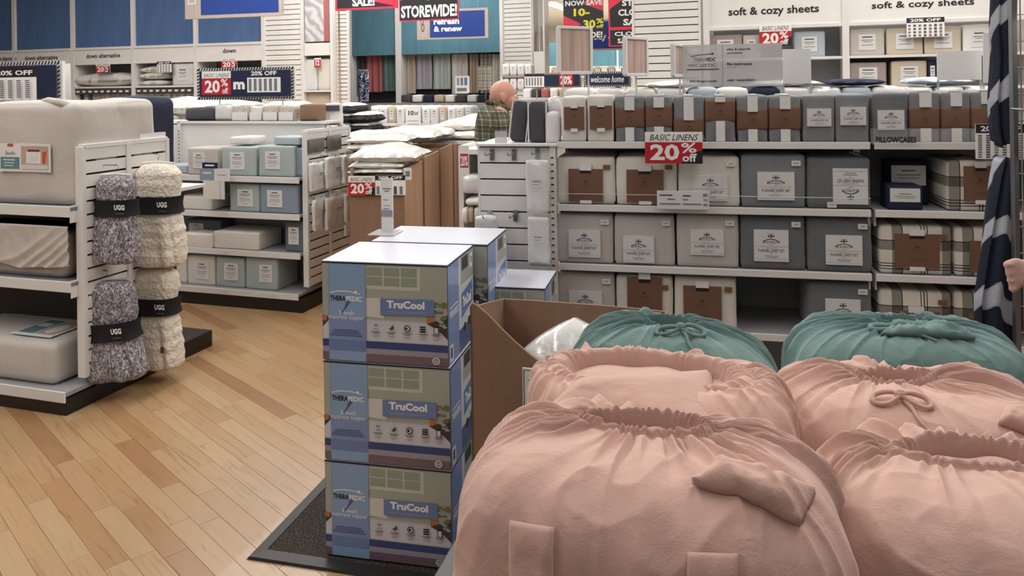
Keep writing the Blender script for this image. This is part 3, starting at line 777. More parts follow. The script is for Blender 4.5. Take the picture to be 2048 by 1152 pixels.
hangsign((1217, -30, 1316, 92), 10.6, [('r', 0, 0, 1, 1, 'red_bright'), ('r', .03, .32, 1, .97, 'sign_black'), ('r', .03, .02, 1, .27, 'sign_black'), tri([(0, .6), (.35, .8), (.03, .9)]), ('t', 'STORE', .28, .66, .9, .76, 'sign_white', .035), ('t', 'CLOSING', .2, .5, .97, .61, 'sign_white', .035),
         ('t', 'SALE', .3, .34, .8, .45, 'sign_white', .035), ('t', 'CLOSING', .12, .17, .9, .24, 'sign_white', .03), ('t', 'SALE', .18, .05, .5, .13, 'sign_white', .03)],
         'black and red closing sale banner partly behind the large slatwall', 'sign_black', 17, 'sale_banner', .01)

# teal panels and goods at far end
p = P(1180, 100, 24); FF = Frame(p.x, p.y, 17.7)
for p0, p1, lb in ((1088, 1118, 'left'), (1150, 1234, 'middle'), (1237, 1268, 'right')):
    b0, b1, z0, z1 = FF.rect(p0, 86, p1, 132, 0)
    r = empty('shelving_bay', FF.w(b0, 0, 0), FF.rz, '%s far shelving bay with teal header seen between sale banners and wood sign boards' % lb, 'shelving')
    cbox('header_panel', r, 0, b1 - b0, 0, .05, z0, z1, 'teal_panel'); cbox('upright', r, -.05, 0, -.05, .4, 0, z1 + .05, 'white_metal'); cbox('shelf', r, 0, b1 - b0, 0, .4, z0 - .35, z0 - .31, 'white_metal')
    cbox('back_panel', r, 0, b1 - b0, .4, .42, 0, z0, 'wall_white')
k = 0
for p0 in range(1090, 1262, 14):
    if 1118 < p0 < 1148: continue
    simple_pack(FF, (p0, 133, p0 + 12, 146), .1, .3, ['white_fab', 'tan_cloth', 'offwhite_cloth', 'mauve_fab'][k % 4], '%s far folded textile from the left below the teal panels' % ORD[k % 20], card=False, group='far folded textiles', n=4); k += 1
# slatted rack left of opening
b0, b1 = FT.hit(1066, 100)[0], FT.hit(1088, 100)[0]
r = empty('pole_rack', FT.w(b0, 0, 0), FT.rz, 'white rack with upright wooden curtain poles beside the far slatwall', 'rack')
wd = b1 - b0
for x in (0, wd): cbox('upright', r, x - .012, x + .012, 0, .3, 0, 3.9, 'white_metal')
z0, z1 = FT.hit(1075, 103)[1], FT.hit(1075, 62)[1]
for k in range(5): tubeo('pole', [(.03 + k * wd / 5.5, .05 + .01 * k, z0), (.02 + k * wd / 6, .12, z1 + .1 * (k % 2))], .009, ['cardboard_lit_tan', 'wood_frame', 'white_metal'][k % 3], r, 6)
cbox('bin', r, 0, wd, 0, .25, z0 - .5, z0, 'white_paint'); cbox('back_panel', r, 0, wd, .3, .32, 0, 3.9, 'white_paint')

# ------------------------------------------------------------------ right back wall: soft & cozy sheets
fb = [1413, 1691, 1975]
zf0 = FR.hit(1550, 53)[1]; zf1 = FR.hit(1550, 2)[1] + .35; zc1 = FR.hit(1550, 115)[1]; zc2 = FR.hit(1550, 176)[1]
tx = [((1457, 12, 1638, 33)), ((1743, 0, 1948, 18))]
for i in range(2):
    b0, b1 = FR.hit(fb[i], 50)[0], FR.hit(fb[i + 1], 50)[0]; wd = b1 - b0
    if i == 1: wd += .35
    r = empty('shelving_bay', FR.w(b0, 0, 0), FR.rz, 'white cubby shelving bay under soft and cozy sheets lettering, %s the white upright' % ['left of', 'right of'][i], 'shelving')
    for x in ((0, wd) if i else (0, )): cbox('upright', r, x - .03, x + .03, -.03, .42, 0, zf1, 'white_metal')
    cbox('header_panel', r, .03, wd - .03, -.01, .03, zf0, zf1, 'white_paint')
    cbox('header_rail', r, .03, wd - .03, -.03, .0, zf0 - .02, zf0 + .01, 'white_metal')
    b2, b3, z2, z3 = FR.rect(*tx[i], 0)
    obj('lettering', art([('t', 'soft & cozy sheets', 0, 0, 1, 1, 'ink', .02)], b3 - b2, z3 - z2, .001), None, r, (b2 - b0, -.012, z2))
    cbox('back_panel', r, .03, wd - .03, .40, .42, 0, zf0, 'back_grey')
    for zz in (zc1, zc2, zc2 - .35, zc2 - .7, zc2 - 1.1): cbox('shelf', r, .03, wd - .03, -.02, .40, zz - .025, zz, 'white_metal')
for k, (x0, y0, x1, y1, m, row) in enumerate(((1418, 70, 1484, 112, 'mauve_fab', 1), (1486, 70, 1520, 112, 'stone_fab', 1), (1588, 63, 1650, 108, 'pale_blue_fab', 1), (1700, 58, 1769, 107, 'stone_fab', 1), (1773, 56, 1846, 104, 'beige_fab', 1), (1849, 53, 1923, 104, 'beige_fab', 1), (1926, 49, 1990, 100, 'white_fab', 1),
                                (1700, 125, 1773, 170, 'mauve_fab', 2), (1783, 122, 1854, 170, 'beige_fab', 2), (1856, 121, 1874, 170, 'navy_fab', 2))):
    cn = {'mauve_fab': 'mauve', 'stone_fab': 'stone', 'pale_blue_fab': 'pale blue', 'beige_fab': 'beige', 'white_fab': 'white', 'navy_fab': 'navy'}[m]
    simple_pack(FR, (x0, y0, x1, y1), .03, .28, m, '%s sheet pack in the %s cubby row, %s from the left in that row' % (cn, 'upper' if row == 1 else 'lower', ORD[k if row == 1 else k - 7]), zb=zc1 if row == 1 else zc2, name='sheet_pack', group='sheet packs in the white cubbies', seed=k % 3, r=.009, n=10)
sign(FR, (1519, 49, 1583, 92), -.035, sale_art(), 'red twenty percent sign hanging under the left soft and cozy lettering')
sign(FR, (1813, 35, 1889, 74), -.035, table_art(7, 4), 'black and white twenty percent table sign under the right soft and cozy lettering')

# ------------------------------------------------------------------ middle distance between the aisles
def fixture(F, px0, px1, ytop, a, d, label, rows, name='display_gondola', m='white_metal'):
    b0, b1 = F.hit(px0, ytop, a)[0], F.hit(px1, ytop, a)[0]; z = F.hit((px0 + px1) / 2, ytop, a)[1]
    r = empty(name, F.w((b0 + b1) / 2, a, 0), F.rz, label, 'shelving'); wd = b1 - b0
    cbox('base', r, -wd / 2, wd / 2, 0, d, 0, .15, 'base_black')
    cbox('back_panel', r, -wd / 2, wd / 2, d - .03, d, .15, z, m)
    for s in (-1, 1): cbox('side_panel', r, s * wd / 2 - .015, s * wd / 2 + .015, 0, d, .15, z, m)
    zs = []
    for k in range(rows):
        zz = z - .02 - k * .36; zs.append(zz); cbox('shelf', r, -wd / 2, wd / 2, 0, d - .03, zz - .03, zz, m)
    return r, zs
p = P(850, 220, 8.6); FM2 = Frame(p.x, p.y, 17.7)
fx, zs = fixture(FM2, 738, 950, 243, 0, .5, 'white gondola with small boxed goods behind the pillow bins', 3)
k = 0
for p0 in range(742, 940, 17):
    simple_pack(FM2, (p0, 212, p0 + 15, 243), .05, .2, ['card_white', 'paper', 'tan_cloth', 'card_white', 'offwhite_cloth', 'pale_green'][k % 6], '%s small boxed item from left on top of the white gondola behind the bins' % ORD[k], 'boxed_goods', 'box', 'small boxes behind the pillow bins', r=.006, n=4, zb=zs[0]); k += 1
k = 0
for p0 in range(742, 900, 19):
    simple_pack(FM2, (p0, 250, p0 + 17, 275), .05, .2, ['card_white', 'offwhite_cloth', 'paper'][k % 3], '%s small boxed item from the left on the second shelf behind the bins' % ORD[k], 'boxed_goods', 'box', 'small boxes behind the pillow bins', r=.006, n=4, zb=zs[1]); k += 1
sign(FM2, (812, 213, 841, 258), -.12, [('r', 0, 0, 1, 1, 'sign_white'), ('t', '10', .18, .6, .55, .82, 'ink', .03), ('t', '%off', .58, .62, .85, .78, 'ink', .02), ('r', .1, .35, .9, .37, 'ink_soft'), ('r', .1, .2, .9, .22, 'ink_soft')], 'white ten percent off sign on the gondola behind the bins')
# black and white cushions
p = P(700, 240, 7.4); FC = Frame(p.x, p.y, 17.7)
fx, zs = fixture(FC, 664, 738, 262, 0, .55, 'dark rack stacked with black and white cushions', 2, 'cushion_rack', 'back_dark')
for k, (x0, x1, y0, y1) in enumerate(((666, 696, 245, 262), (700, 734, 245, 262), (664, 697, 226, 246), (699, 735, 222, 244), (664, 700, 208, 228))):
    o = pill(FC, (x0, y0, x1, y1), .03, .4, 'black_cloth', 'black cushion with white top, %s from the bottom of the cushion rack' % ORD[k], 'cushion', 'cushion', 'black and white cushions', seed=k, wr=.002)
    o.location.z = zs[0] + [0, 0, .085, .085, .18][k]
    b0, b1, z0, z1 = FC.rect(x0, y0, x1, y1, .03)
    cp = obj('white_top', pillow_mesh((b1 - b0) * .9, .36, .05, k, 16, 12, .001), 'white_fab', o, (0, 0, (z1 - z0) * .62))
# sill shelf clutter below the curtains
k = 0
for p0 in range(802, 1000, 22):
    simple_pack(FT, (p0, 190, p0 + 18, 204), -.2, .2, ['back_dark', 'card_white', 'navy_fab', 'tan_cloth', 'card_white'][k % 5], '%s small box from the left on the ledge below the curtains' % ORD[k], 'boxed_goods', 'box', 'boxes below the curtains', card=False, r=.006, n=4); k += 1
zl = FT.hit(900, 205, -.2)[1]
b0, b1 = FT.hit(702, 200, -.25)[0], FT.hit(1003, 200, -.25)[0]
r = fbox('display_ledge', FT, b0, b1, -.25, -.01, 0, zl - .005, 'shelf_grey'); tag(r, 'long low grey ledge below the teal curtain bays', 'ledge')
# packs at right of far slatwall (two rows of four)
b0, b1 = FT.hit(1003, 150, -1.5)[0], FT.hit(1062, 150, -1.5)[0]
r = empty('wall_rack', FT.w((b0 + b1) / 2, -1.5, 0), FT.rz, 'white rack of packed sheets before the far slatwall', 'rack'); wd = b1 - b0
zr = [FT.hit(1030, 151, -1.5)[1], FT.hit(1030, 180, -1.5)[1]]
for s in (-1, 1): cbox('side_panel', r, s * wd / 2 - .015, s * wd / 2 + .015, 0, .35, 0, zr[0], 'white_metal')
for zz in zr + [.5]: cbox('shelf', r, -wd / 2, wd / 2, 0, .35, zz - .03, zz, 'mauve_fab' if zz != .5 else 'white_metal')
for row in range(2):
    for k in range(4):
        x0 = 1005 + k * 15
        simple_pack(FT, (x0, 128 + row * 29, x0 + 12, 151 + row * 29), -1.48, .2, 'card_white', '%s white sheet pack from the left, %s row of the far white rack' % (ORD[k], ['upper', 'lower'][row]), 'sheet_pack', 'package', 'packs on the far white rack', r=.006, n=4, zb=zr[row])
# striped navy header signs
def navy_header(rect, d, items, label, deg=12, fr=.08, th=.02, legs=None):
    pm = P((rect[0] + rect[2]) / 2, (rect[1] + rect[3]) / 2, d); F = Frame(pm.x, pm.y, deg)
    b0, b1, z0, z1 = F.rect(*rect, 0); wd, h = b1 - b0, z1 - z0
    r = empty('header_sign', F.w((b0 + b1) / 2, 0, z0), F.rz, label, 'sign')
    cbox('board', r, -wd / 2, wd / 2, -th / 2, th / 2, 0, h, 'sign_white')
    it = []
    fx, fy = fr * h / wd, fr
    n = int(wd / (h * fr * 1.1))
    for k in range(n):
        x = k / n
        for y0, y1 in ((0, fy), (1 - fy, 1)):
            it.append(('p', [(x, y0), (x + .5 / n, y0), (x + .9 / n, y1), (x + .4 / n, y1)], 'sign_black'))
    m_ = max(3, int(n * h / wd))
    for k in range(m_):
        y = k / m_
        for x0, x1 in ((0, fx), (1 - fx, 1)):
            it.append(('p', [(x0, y), (x1, y + .4 / m_), (x1, y + .9 / m_), (x0, y + .5 / m_)], 'sign_black'))
    it.append(('r', fx * 1.1, fy * 1.1, 1 - fx * 1.1, 1 - fy * 1.1, 'sign_navy'))
    prt('print', r, it + items, -wd / 2, wd / 2, 0, h, -th / 2, .0008)
    if legs:
        for s in (-.28, .4) if legs > 0 else (-.3, .3): tubeo('post', [(s * wd, 0, 0), (s * wd, 0, -abs(legs))], .008, 'acrylic_edge', r, 6)
    return r, F, wd, h
navy_header((1048, 146, 1163, 175), 11.0, [('r', .02, .05, .36, .95, 'sign_white')] + [('r', .04 + .05 * i, .15, .065 + .05 * i, .7, 'ink_soft') for i in range(6)] + [('r', .02, .78, .36, .95, 'sign_black'), ('r', .62, .12, .86, .92, 'red'), ('t', '20%', .64, .2, .84, .8, 'sign_white', .03)], 'distant striped navy header sign with a red twenty percent card', fr=.1, legs=.5)
navy_header((1168, 143, 1262, 174), 12.0, [('t', 'welcome home', .15, .3, .85, .72, 'sign_white', .01, .3)], 'distant striped navy welcome home header sign between wood sign boards', fr=.12, legs=.5)
p = P(1150, 190, 11.3); FD = Frame(p.x, p.y, 14)
fx, zs = fixture(FD, 1040, 1264, 192, 0, .5, 'distant white display of mixed home goods under the navy header signs', 2)
k = 0
for p0 in range(1046, 1258, 18):
    if p0 > 1218: break
    simple_pack(FD, (p0, 178, p0 + 15, 192), .05, .2, ['card_white', 'back_dark', 'coral', 'card_white', 'tan_cloth'][k % 5], '%s small boxed item from the left on the display under the navy header signs' % ORD[k], 'boxed_goods', 'box', 'boxes under the navy header signs', card=False, r=.006, n=4, zb=zs[0]); k += 1
b, z = FD.hit(1235, 192, .1)
me = pillow_mesh(.16, .14, .15, 4, 16, 12, .001)
tag(obj('knit_hat', me, 'black_cloth', None, FD.w(b, .15, zs[0]), (0, 0, FD.rz)), 'round black knitted hat standing on the distant display', 'hat')

# ================================================================== SHEET PACKS
CREST = [('e', .5, .80, .035, .055, 'ink_mid'), ('e', .43, .80, .03, .03, 'ink_mid'), ('e', .57, .80, .03, .03, 'ink_mid'), ('r', .42, .86, .58, .875, 'ink_mid'),
         ('p', [(.26, .60), (.36, .67), (.5, .70), (.64, .67), (.74, .60), (.74, .63), (.64, .70), (.5, .73), (.36, .70), (.26, .63)], 'ink_mid'),
         ('t', 'BEE & WILLOW', .26, .575, .74, .66, 'ink', .0), ('r', .44, .525, .56, .535, 'ink_mid'), ('r', .02, .47, .98, .478, 'ink_soft'),
         ('t', 'ULTRASOFT COTTON', .32, .41, .68, .44, 'ink_soft', .0), ('t', 'FLANNEL SHEET SET', .12, .30, .88, .39, 'ink', .0), ('r', .45, .25, .55, .26, 'ink_mid'),
         ('r', .3, .17, .7, .185, 'ink_soft'), ('r', .34, .12, .66, .135, 'ink_soft'), ('r', .02, .07, .98, .076, 'ink_soft')]
def crest(flip=False):
    it = [('r', 0, 0, 1, 1, 'paper')] + CREST
    return it
def sheet_pack(F, rect, a, d, m, style, label, zb=None, group=None, seed=0, name='sheet_pack', lab=None, flip=False, lean=0.0, r=.013, sticker=True):
    b0, b1, z0, z1 = F.rect(*rect, a)
    if zb is not None: z0 = zb
    wd, h = b1 - b0 - .004, z1 - z0
    t = empty(name, F.w((b0 + b1) / 2, a + d / 2, z0), F.rz + lean, label, 'sheet pack', group)
    body = obj('body', soft_box(wd, d, h, r, .006, .0032, seed, 14, 20), m, t)
    y = -d / 2 - .0085
    if style == 'label':
        u0, v0, u1, v1 = lab or (.24, .16, .78, .62)
        x0, x1, q0, q1 = (u0 - .5) * wd, (u1 - .5) * wd, v0 * h, v1 * h
        lb = cbox('label_card', t, x0, x1, y - .0015, y + .0045, q0, q1, 'paper')
        p = prt('print', lb, crest(), -(x1 - x0) / 2, (x1 - x0) / 2, 0, q1 - q0, -.0032, .0003)
        if flip: p.rotation_euler = (0, PI, 0); p.location = ((x1 - x0) / 2, -.0032, q1 - q0)
        if sticker:
            sx, sz = (.36, .80) if not flip else (.0 - .12, .03)
            st = cbox('size_sticker', t, sx * wd - .018, sx * wd + .018, y - .001, y + .0045, sz * h, sz * h + .022, 'card_white')
            prt('print', st, [('t', 'QUEEN', .2, .3, .8, .7, 'ink_mid')], -.018, .018, 0, .022, -.003, .0003)
    elif style == 'kraft':          # tag card with notches top and bottom and a white strap
        x0, x1, q0, q1 = (-.28 * wd, .30 * wd, .06 * h, .76 * h)
        if lab: x0, x1, q0, q1 = (lab[0] - .5) * wd, (lab[2] - .5) * wd, lab[1] * h, lab[3] * h
        kw = x1 - x0
        lb = cbox('kraft_card', t, x0, x1, y - .002, y + .004, q0, q1, 'kraft')
        prt('print', lb, [('e', .5, .62, .05, .035, 'kraft_print'), ('r', .36, .53, .64, .545, 'kraft_print'), ('r', .42, .48, .58, .488, 'kraft_print'), ('r', .3, .25, .7, .256, 'kraft_print'), ('r', .36, .2, .64, .206, 'kraft_print'), ('r', .33, .87, .67, .95, 'ink')], -kw / 2, kw / 2, 0, q1 - q0, -.003, .0003)
        xm = (x0 + x1) / 2
        cbox('strap', t, xm - .17 * kw, xm + .17 * kw, y - .004, y + .003, q1 - .03 * h, q1 + .09 * h, 'card_white')
        cbox('strap', t, xm - .17 * kw, xm + .17 * kw, y - .004, y + .003, max(q0 - .05 * h, .005), q0 + .03 * h, 'card_white')
        if sticker: cbox('size_sticker', t, .31 * wd, .43 * wd, y - .001, y + .005, .75 * h, .84 * h, 'tan_sticker')
    elif style == 'band':           # kraft band right round with white strap from the top
        q0, q1 = (lab[0] * h, lab[1] * h) if lab else (.28 * h, .76 * h)
        tb = lab[2] if lab else .42
        obj('kraft_band', soft_box(wd + .004, d + .008, q1 - q0, .0065, .006, .001, seed, 8), 'kraft', t, (0, 0, q0))
        prt('print', t, [('e', .5, .5, .06, .04, 'kraft_print'), ('r', .4, .3, .6, .32, 'kraft_print')], -wd / 2, wd / 2, q0, q1, y - .006, .0003)
        sw = .17 * wd if wd > .12 else .2 * wd
        cbox('strap', t, -sw, sw, y - .007, y + .0, h * (1 - tb), h * 1.0, 'card_white')
        cbox('strap', t, -sw, sw, -d / 2, d / 2, h + .002, h + .008, 'card_white')
        cbox('strap', t, -sw * .9, sw * .9, y - .007, y + .0, .004, q0 + .02 * h, 'card_white')
    return t

# ================================================================== RIGHT GONDOLA
G = Frame(*P(1112, 300, 3.45)[:2], 12)
zg = [G.hit(1125, 284, 0)[1], G.hit(1125, 409, 0)[1], G.hit(1125, 527, 0)[1]]
sp = zg[1] - zg[2]
zg += [zg[2] - sp * 1.02, .14]
bdiv = G.hit(1745, 350)[0]
bend = bdiv * 2
DEP = .38
r = empty('store_gondola', G.w(0, 0, 0), G.rz, 'white two bay gondola of flannel sheet sets with a slatted wing panel', 'shelving')
cbox('base', r, -.01, bend, .0, 1.0, 0, .11, 'base_black')
cbox('back_panel', r, 0, bend, DEP + .04, DEP + .08, .1, zg[0] - .02, 'back_grey')
for k, x in enumerate((0.0, bdiv, bend)):
    cbox('upright', r, x - .012, x + .012, DEP + .0, DEP + .05, .1, zg[0], 'steel')
for bay in range(2):
    x0, x1 = (.006, bdiv - .008) if bay == 0 else (bdiv + .008, bend)
    for k, z in enumerate(zg):
        dz = 0 if bay == 0 else .006
        s = cbox('shelf', r, x0, x1, .0, (DEP + .04) if k else .95, z - .008, z, 'shelf_grey')
        cbox('shelf_lip', s, -(x1 - x0) / 2, (x1 - x0) / 2, -((DEP + .04) if k else .95) / 2 - .006, -((DEP + .04) if k else .95) / 2 + .002, -.020, .010, 'white_metal', .002)
        for q in (x0 + .004, x1 - .004):
            cbox('bracket', s, q - (x0 + x1) / 2 - .003, q - (x0 + x1) / 2 + .003, -DEP / 2, DEP / 2, -.06, -.0, 'white_metal')
# left end: upright with slots, slatted wing panel facing the aisle
bw0, bw1 = G.hit(960, 400, -.01)[0], -.022
z0 = .12; zt_ = G.hit(1030, 292, 0)[1]
up = cbox('slotted_post', r, -.026, .0, -.02, .03, .1, zt_ + .01, 'white_metal')
for k in range(40):
    zz = .08 + k * .03
    if zz < zt_ - .14: cbox('slot', up, -.008, .004, -.0265, -.0245, zz, zz + .006, 'slot_dark')
wing = cbox('wing_backing', r, bw0, bw1, .012, .03, z0, zt_, 'slot_dark')
ns = 17; pit = (zt_ - z0) / ns
for k in range(ns):
    cbox('slat', r, bw0, bw1, -.004, .012, z0 + k * pit, z0 + (k + 1) * pit - .007, 'white_paint', .0015)
cbox('wing_top', r, bw0 - .01, bw1 + .03, -.03, .40, zt_, zt_ + .012, 'white_metal', .002)
cbox('wing_side', r, bw0 - .01, bw0, -.004, .40, z0, zt_, 'white_metal')
for (px, py) in ((983, 308), (1027, 308), (1074, 306), (978, 430), (1030, 430)):
    b, z = G.hit(px, py, -.02)
    hk = cbox('hook_plate', r, b - .010, b + .010, -.012, -.004, z - .03, z + .02, 'steel')
    tubeo('hook', [(0, -.004, .035), (-.006, -.1, .03), (-.006, -.11, .045)], .0022, 'steel', hk, 6)

# top shelf packs
top = [(1123, 194, 1172, 'cream_fab', 'kraft', 'cream', 1), (1174, 191, 1228, 'cream_fab', 'kraft', 'cream', 1),
       (1230, 193, 1289, 'grey_fab', 'band', 'grey', (.30, .78, .30)), (1291, 193, 1345, 'grey_fab', 'band', 'grey', (.32, .82, .24)), (1347, 193, 1408, 'grey_fab', 'band', 'grey', (.16, .54, .52)),
       (1410, 193, 1471, 'grey_fab', 'band', 'grey', (.44, .93, .12)), (1474, 192, 1536, 'grey_fab', 'band', 'grey', (.26, .72, .34)), (1538, 192, 1602, 'grey_fab', 'band', 'grey', (.26, .78, .28)),
       (1605, 191, 1669, 'grey_fab', 'label', 'grey', (.12, .34, .9, .72)), (1671, 189, 1739, 'grey_fab', 'label', 'grey', (.12, .36, .9, .74)), (1745, 187, 1817, 'grey_dark_fab', 'label', 'dark grey', (.12, .26, .88, .66)),
       (1819, 184, 1880, 'grey_fab', 'band', 'grey', (.26, .70, .30)), (1882, 184, 1940, 'grey_fab', 'band', 'grey', (.26, .70, .28)), (1942, 183, 2004, 'grey_fab', 'band', 'grey', (.26, .70, .24))]
for k, (x0, y0, x1, m, st, cn, lab) in enumerate(top):
    lb = '%s pillowcase pack, %s, %s from left on top shelf' % (cn, {'kraft': 'notched kraft card', 'band': 'kraft band', 'label': 'white label'}[st], ORD[k])
    sheet_pack(G, (x0, y0, x1, 284), .015, .16, m, st, lb, zg[0], 'pillowcase packs on the top shelf', k % 4, 'pillowcase_pack', (.1, .27, .95, .78) if lab == 1 else lab, r=.006, sticker=False)
# packs on the far side of the top deck, wrapped white
k = 0
for x0 in range(1128, 1990, 62):
    o = simple_pack(G, (x0, 178 - .006 * (x0 - 1128), x0 + 60, 283), .42, .24, ['white_fab', 'bag_film', 'pillow_poly', 'bag_film', 'pale_blue_fab'][k % 5] if k != 6 else 'navy_fab', '%s wrapped bedding pack from the left in the rear row of the top deck' % ORD[k], 'wrapped_pack', 'package', 'rear row packs on the top deck', card=False, zb=zg[0], seed=k % 4, n=8); k += 1
# plastic zip bags lying over them
for k, (x0, x1) in enumerate(((1290, 1400), (1500, 1640), (1650, 1760), (1800, 1930))):
    b0, z = G.hit(x0, 176, .55); b1 = G.hit(x1, 176, .55)[0]
    o = obj('folded_linen', pillow_mesh(b1 - b0, .2, .035, k, 18, 12, .004), ['white_fab', 'bag_film', 'navy_fab', 'pale_blue_fab'][k], None, G.w((b0 + b1) / 2, .52, zg[0] + .232), (0, 0, G.rz))
    tag(o, ['flat white folded linen on the rear packs behind the grey packs', 'flat film wrapped linen lying on the rear packs below the wood sign board', 'flat navy folded linen lying on the rear packs', 'flat pale blue folded linen on the rear packs near the robe'][k], 'linen')

rows = [
 (1, [(1113, 314, 1230, 'cream_fab', 'kraft', 'cream', (.21, .06, .80, .75)), (1232, 314, 1355, 'cream_fab', 'kraft', 'cream', (.17, .06, .78, .74)), (1357, 312, 1480, 'cream_fab', 'label', 'cream', (.24, .12, .80, .62)),
      (1482, 310, 1611, 'grey_fab', 'label', 'grey', (.25, .15, .83, .68)), (1614, 316, 1742, 'grey_dark_fab', 'label', 'dark grey', (.4, .10, .95, .80))]),
 (2, [(1112, 428, 1227, 'stone_fab', 'label', 'stone', (.22, .13, .78, .68)), (1229, 430, 1350, 'stone_fab', 'label', 'stone', (.14, .06, .66, .58)), (1353, 429, 1478, 'stone_fab', 'label', 'stone', (.22, .24, .76, .72)),
      (1481, 431, 1611, 'grey_dark_fab', 'label', 'dark grey', (.2, .16, .74, .74)), (1614, 435, 1752 - 8, 'grey_dark_fab', 'label', 'dark grey', (.28, .14, .85, .68))]),
 (3, [(1115, 545, 1230, 'stone_fab', 'label', 'stone', (.2, .10, .78, .64)), (1232, 552, 1346, 'cream_fab', 'kraft', 'cream', (.2, .16, .82, .98)), (1349, 555, 1474, 'cream_fab', 'kraft', 'cream', (.14, .10, .76, .84)),
      (1617, 565, 1744, 'grey_dark_fab', 'label', 'dark grey', (.26, .10, .82, .70))])]
names3 = ['', 'second shelf', 'third shelf', 'fourth shelf']
for row, items in rows:
    for k, (x0, y0, x1, m, st, cn, lab) in enumerate(items):
        flip = row == 1 and k == 4
        lb = '%s flannel sheet set with %s, %s from left, %s' % (cn, 'brown kraft card' if st == 'kraft' else ('upside-down white label' if flip else 'white label'), ORD[k], names3[row])
        sheet_pack(G, (x0, y0, x1, y0 + 90), .02, .30, m, st, lb, zg[row], 'flannel sheet sets on the %s' % names3[row], (k + row) % 5, lab=lab, flip=flip)
# right bay
for (x0, y0, x1, row, lb, lab) in ((1895, 322, 2000, 1, 'black and white plaid sheet set on the second shelf beside the navy robe', (.3, .2, .95, .9)),
                     (1759, 452, 1905, 2, 'black and white plaid sheet set left of its twin on the third shelf', (.2, .14, .82, .84)), (1909, 456, 2040, 2, 'plaid sheet set partly behind the navy robe on the third shelf', (.22, .1, .8, .74)),
                     (1759, 582, 1905, 3, 'plaid sheet set with kraft card on the lowest visible shelf behind the green bag', (.18, .02, .82, .6)), (1909, 586, 2040, 3, 'plaid sheet set partly behind the navy robe on the lowest visible shelf', (.2, .02, .8, .6))):
    sheet_pack(G, (x0, y0, x1, y0 + 100), .02, .30, 'plaid_pack', 'kraft', lb, zg[row], 'plaid sheet sets', row, lab=lab)
for k, (x0, y0, x1, y1, a, m) in enumerate(((1776, 372, 1846, 424, .02, 'navy_fab'), (1778, 322, 1858, 424, .16, 'navy_fab'))):
    b0, b1, z0, z1 = G.rect(x0, y0, x1, y1, a); z0 = zg[1]; wd, h = b1 - b0, z1 - z0
    o = obj('boxed_sheet_set', soft_box(wd, .13, h, .006, .001, .001, k, 6), m, None, G.w((b0 + b1) / 2, a + .065, z0), (0, 0, G.rz))
    tag(o, ['small navy boxed set with white card lid in front on the second shelf', 'taller navy boxed set standing behind the small navy one'][k], 'box')
    q = .45 if k == 0 else .52
    cd = cbox('label_card', o, -wd * .44, wd * .42, -.068, -.064, h * (.34 if k == 0 else .45), h * .9, 'paper')
    prt('print', cd, [('r', .3, .7, .7, .78, 'ink_soft'), ('r', .15, .5, .85, .55, 'ink_soft'), ('r', .2, .35, .8, .39, 'ink_soft')], -wd * .43, wd * .43, 0, h * .45, -.002, .0003)
# signs on shelf lips
sign(G, (1290, 264, 1405, 327), -.05, sale_art(), 'large red twenty percent off basic linens sign clipped over the cream packs')
s = sign(G, (1314, 382, 1418, 418), -.03, [('r', 0, 0, 1, 1, 'paper'), ('r', .05, .72, .3, .8, 'ink_mid'), ('r', .2, .5, .35, .58, 'ink_soft'), ('r', .5, .7, .65, .78, 'ink_mid'), ('r', .5, .5, .6, .56, 'ink_soft'), ('r', .05, .25, .45, .32, 'ink_soft'), ('r', .5, .25, .85, .32, 'ink_soft'),
    ('t', '55', .89, .72, .97, .88, 'ink', .02), ('t', '70', .89, .45, .97, .58, 'ink_mid', .01), ('t', '80', .89, .2, .97, .33, 'ink_mid', .01)], 'small white price strip hanging on the second shelf lip under the red sign', 'price_strip', m='card_white')
b0, b1, z0, z1 = G.rect(1750, 271, 1831, 288, -.012)
o = tag(fbox('shelf_talker', G, b0 - .02, bend, -.024, -.021, z0 + .0, z1 + .03, 'clear_zip'), 'clear plastic strip lettered PILLOWCASES along the right top shelf', 'sign')
L_ = bend - (b0 - .02)
prt('print', o, [('t', 'PILLOWCASES', .02 / L_, 0, (b1 - b0 + .02) / L_, .42, 'ink', .03)], -L_ / 2, L_ / 2, .006, z1 + .03 - z0, -.0022, .0004)
sign(G, (1951, 248, 2050, 318), -.06, table_art(6, 10), 'black headed twenty percent table sign on the top shelf beside the robe')
b0, b1, z0, z1 = G.rect(1120, 398, 1740, 402, -.01)
for nm, pxa, pxb, py, lb in (('front_rail', 1120, 1742, 386, 'thin clear fence rail along the second shelf lip'),):
    z = zg[1] + .05
    tag(tubeo(nm, [G.w(.01, -.008, z), G.w(bdiv - .01, -.008, z)], .0018, 'acrylic_edge', None, 6), lb, 'rail')

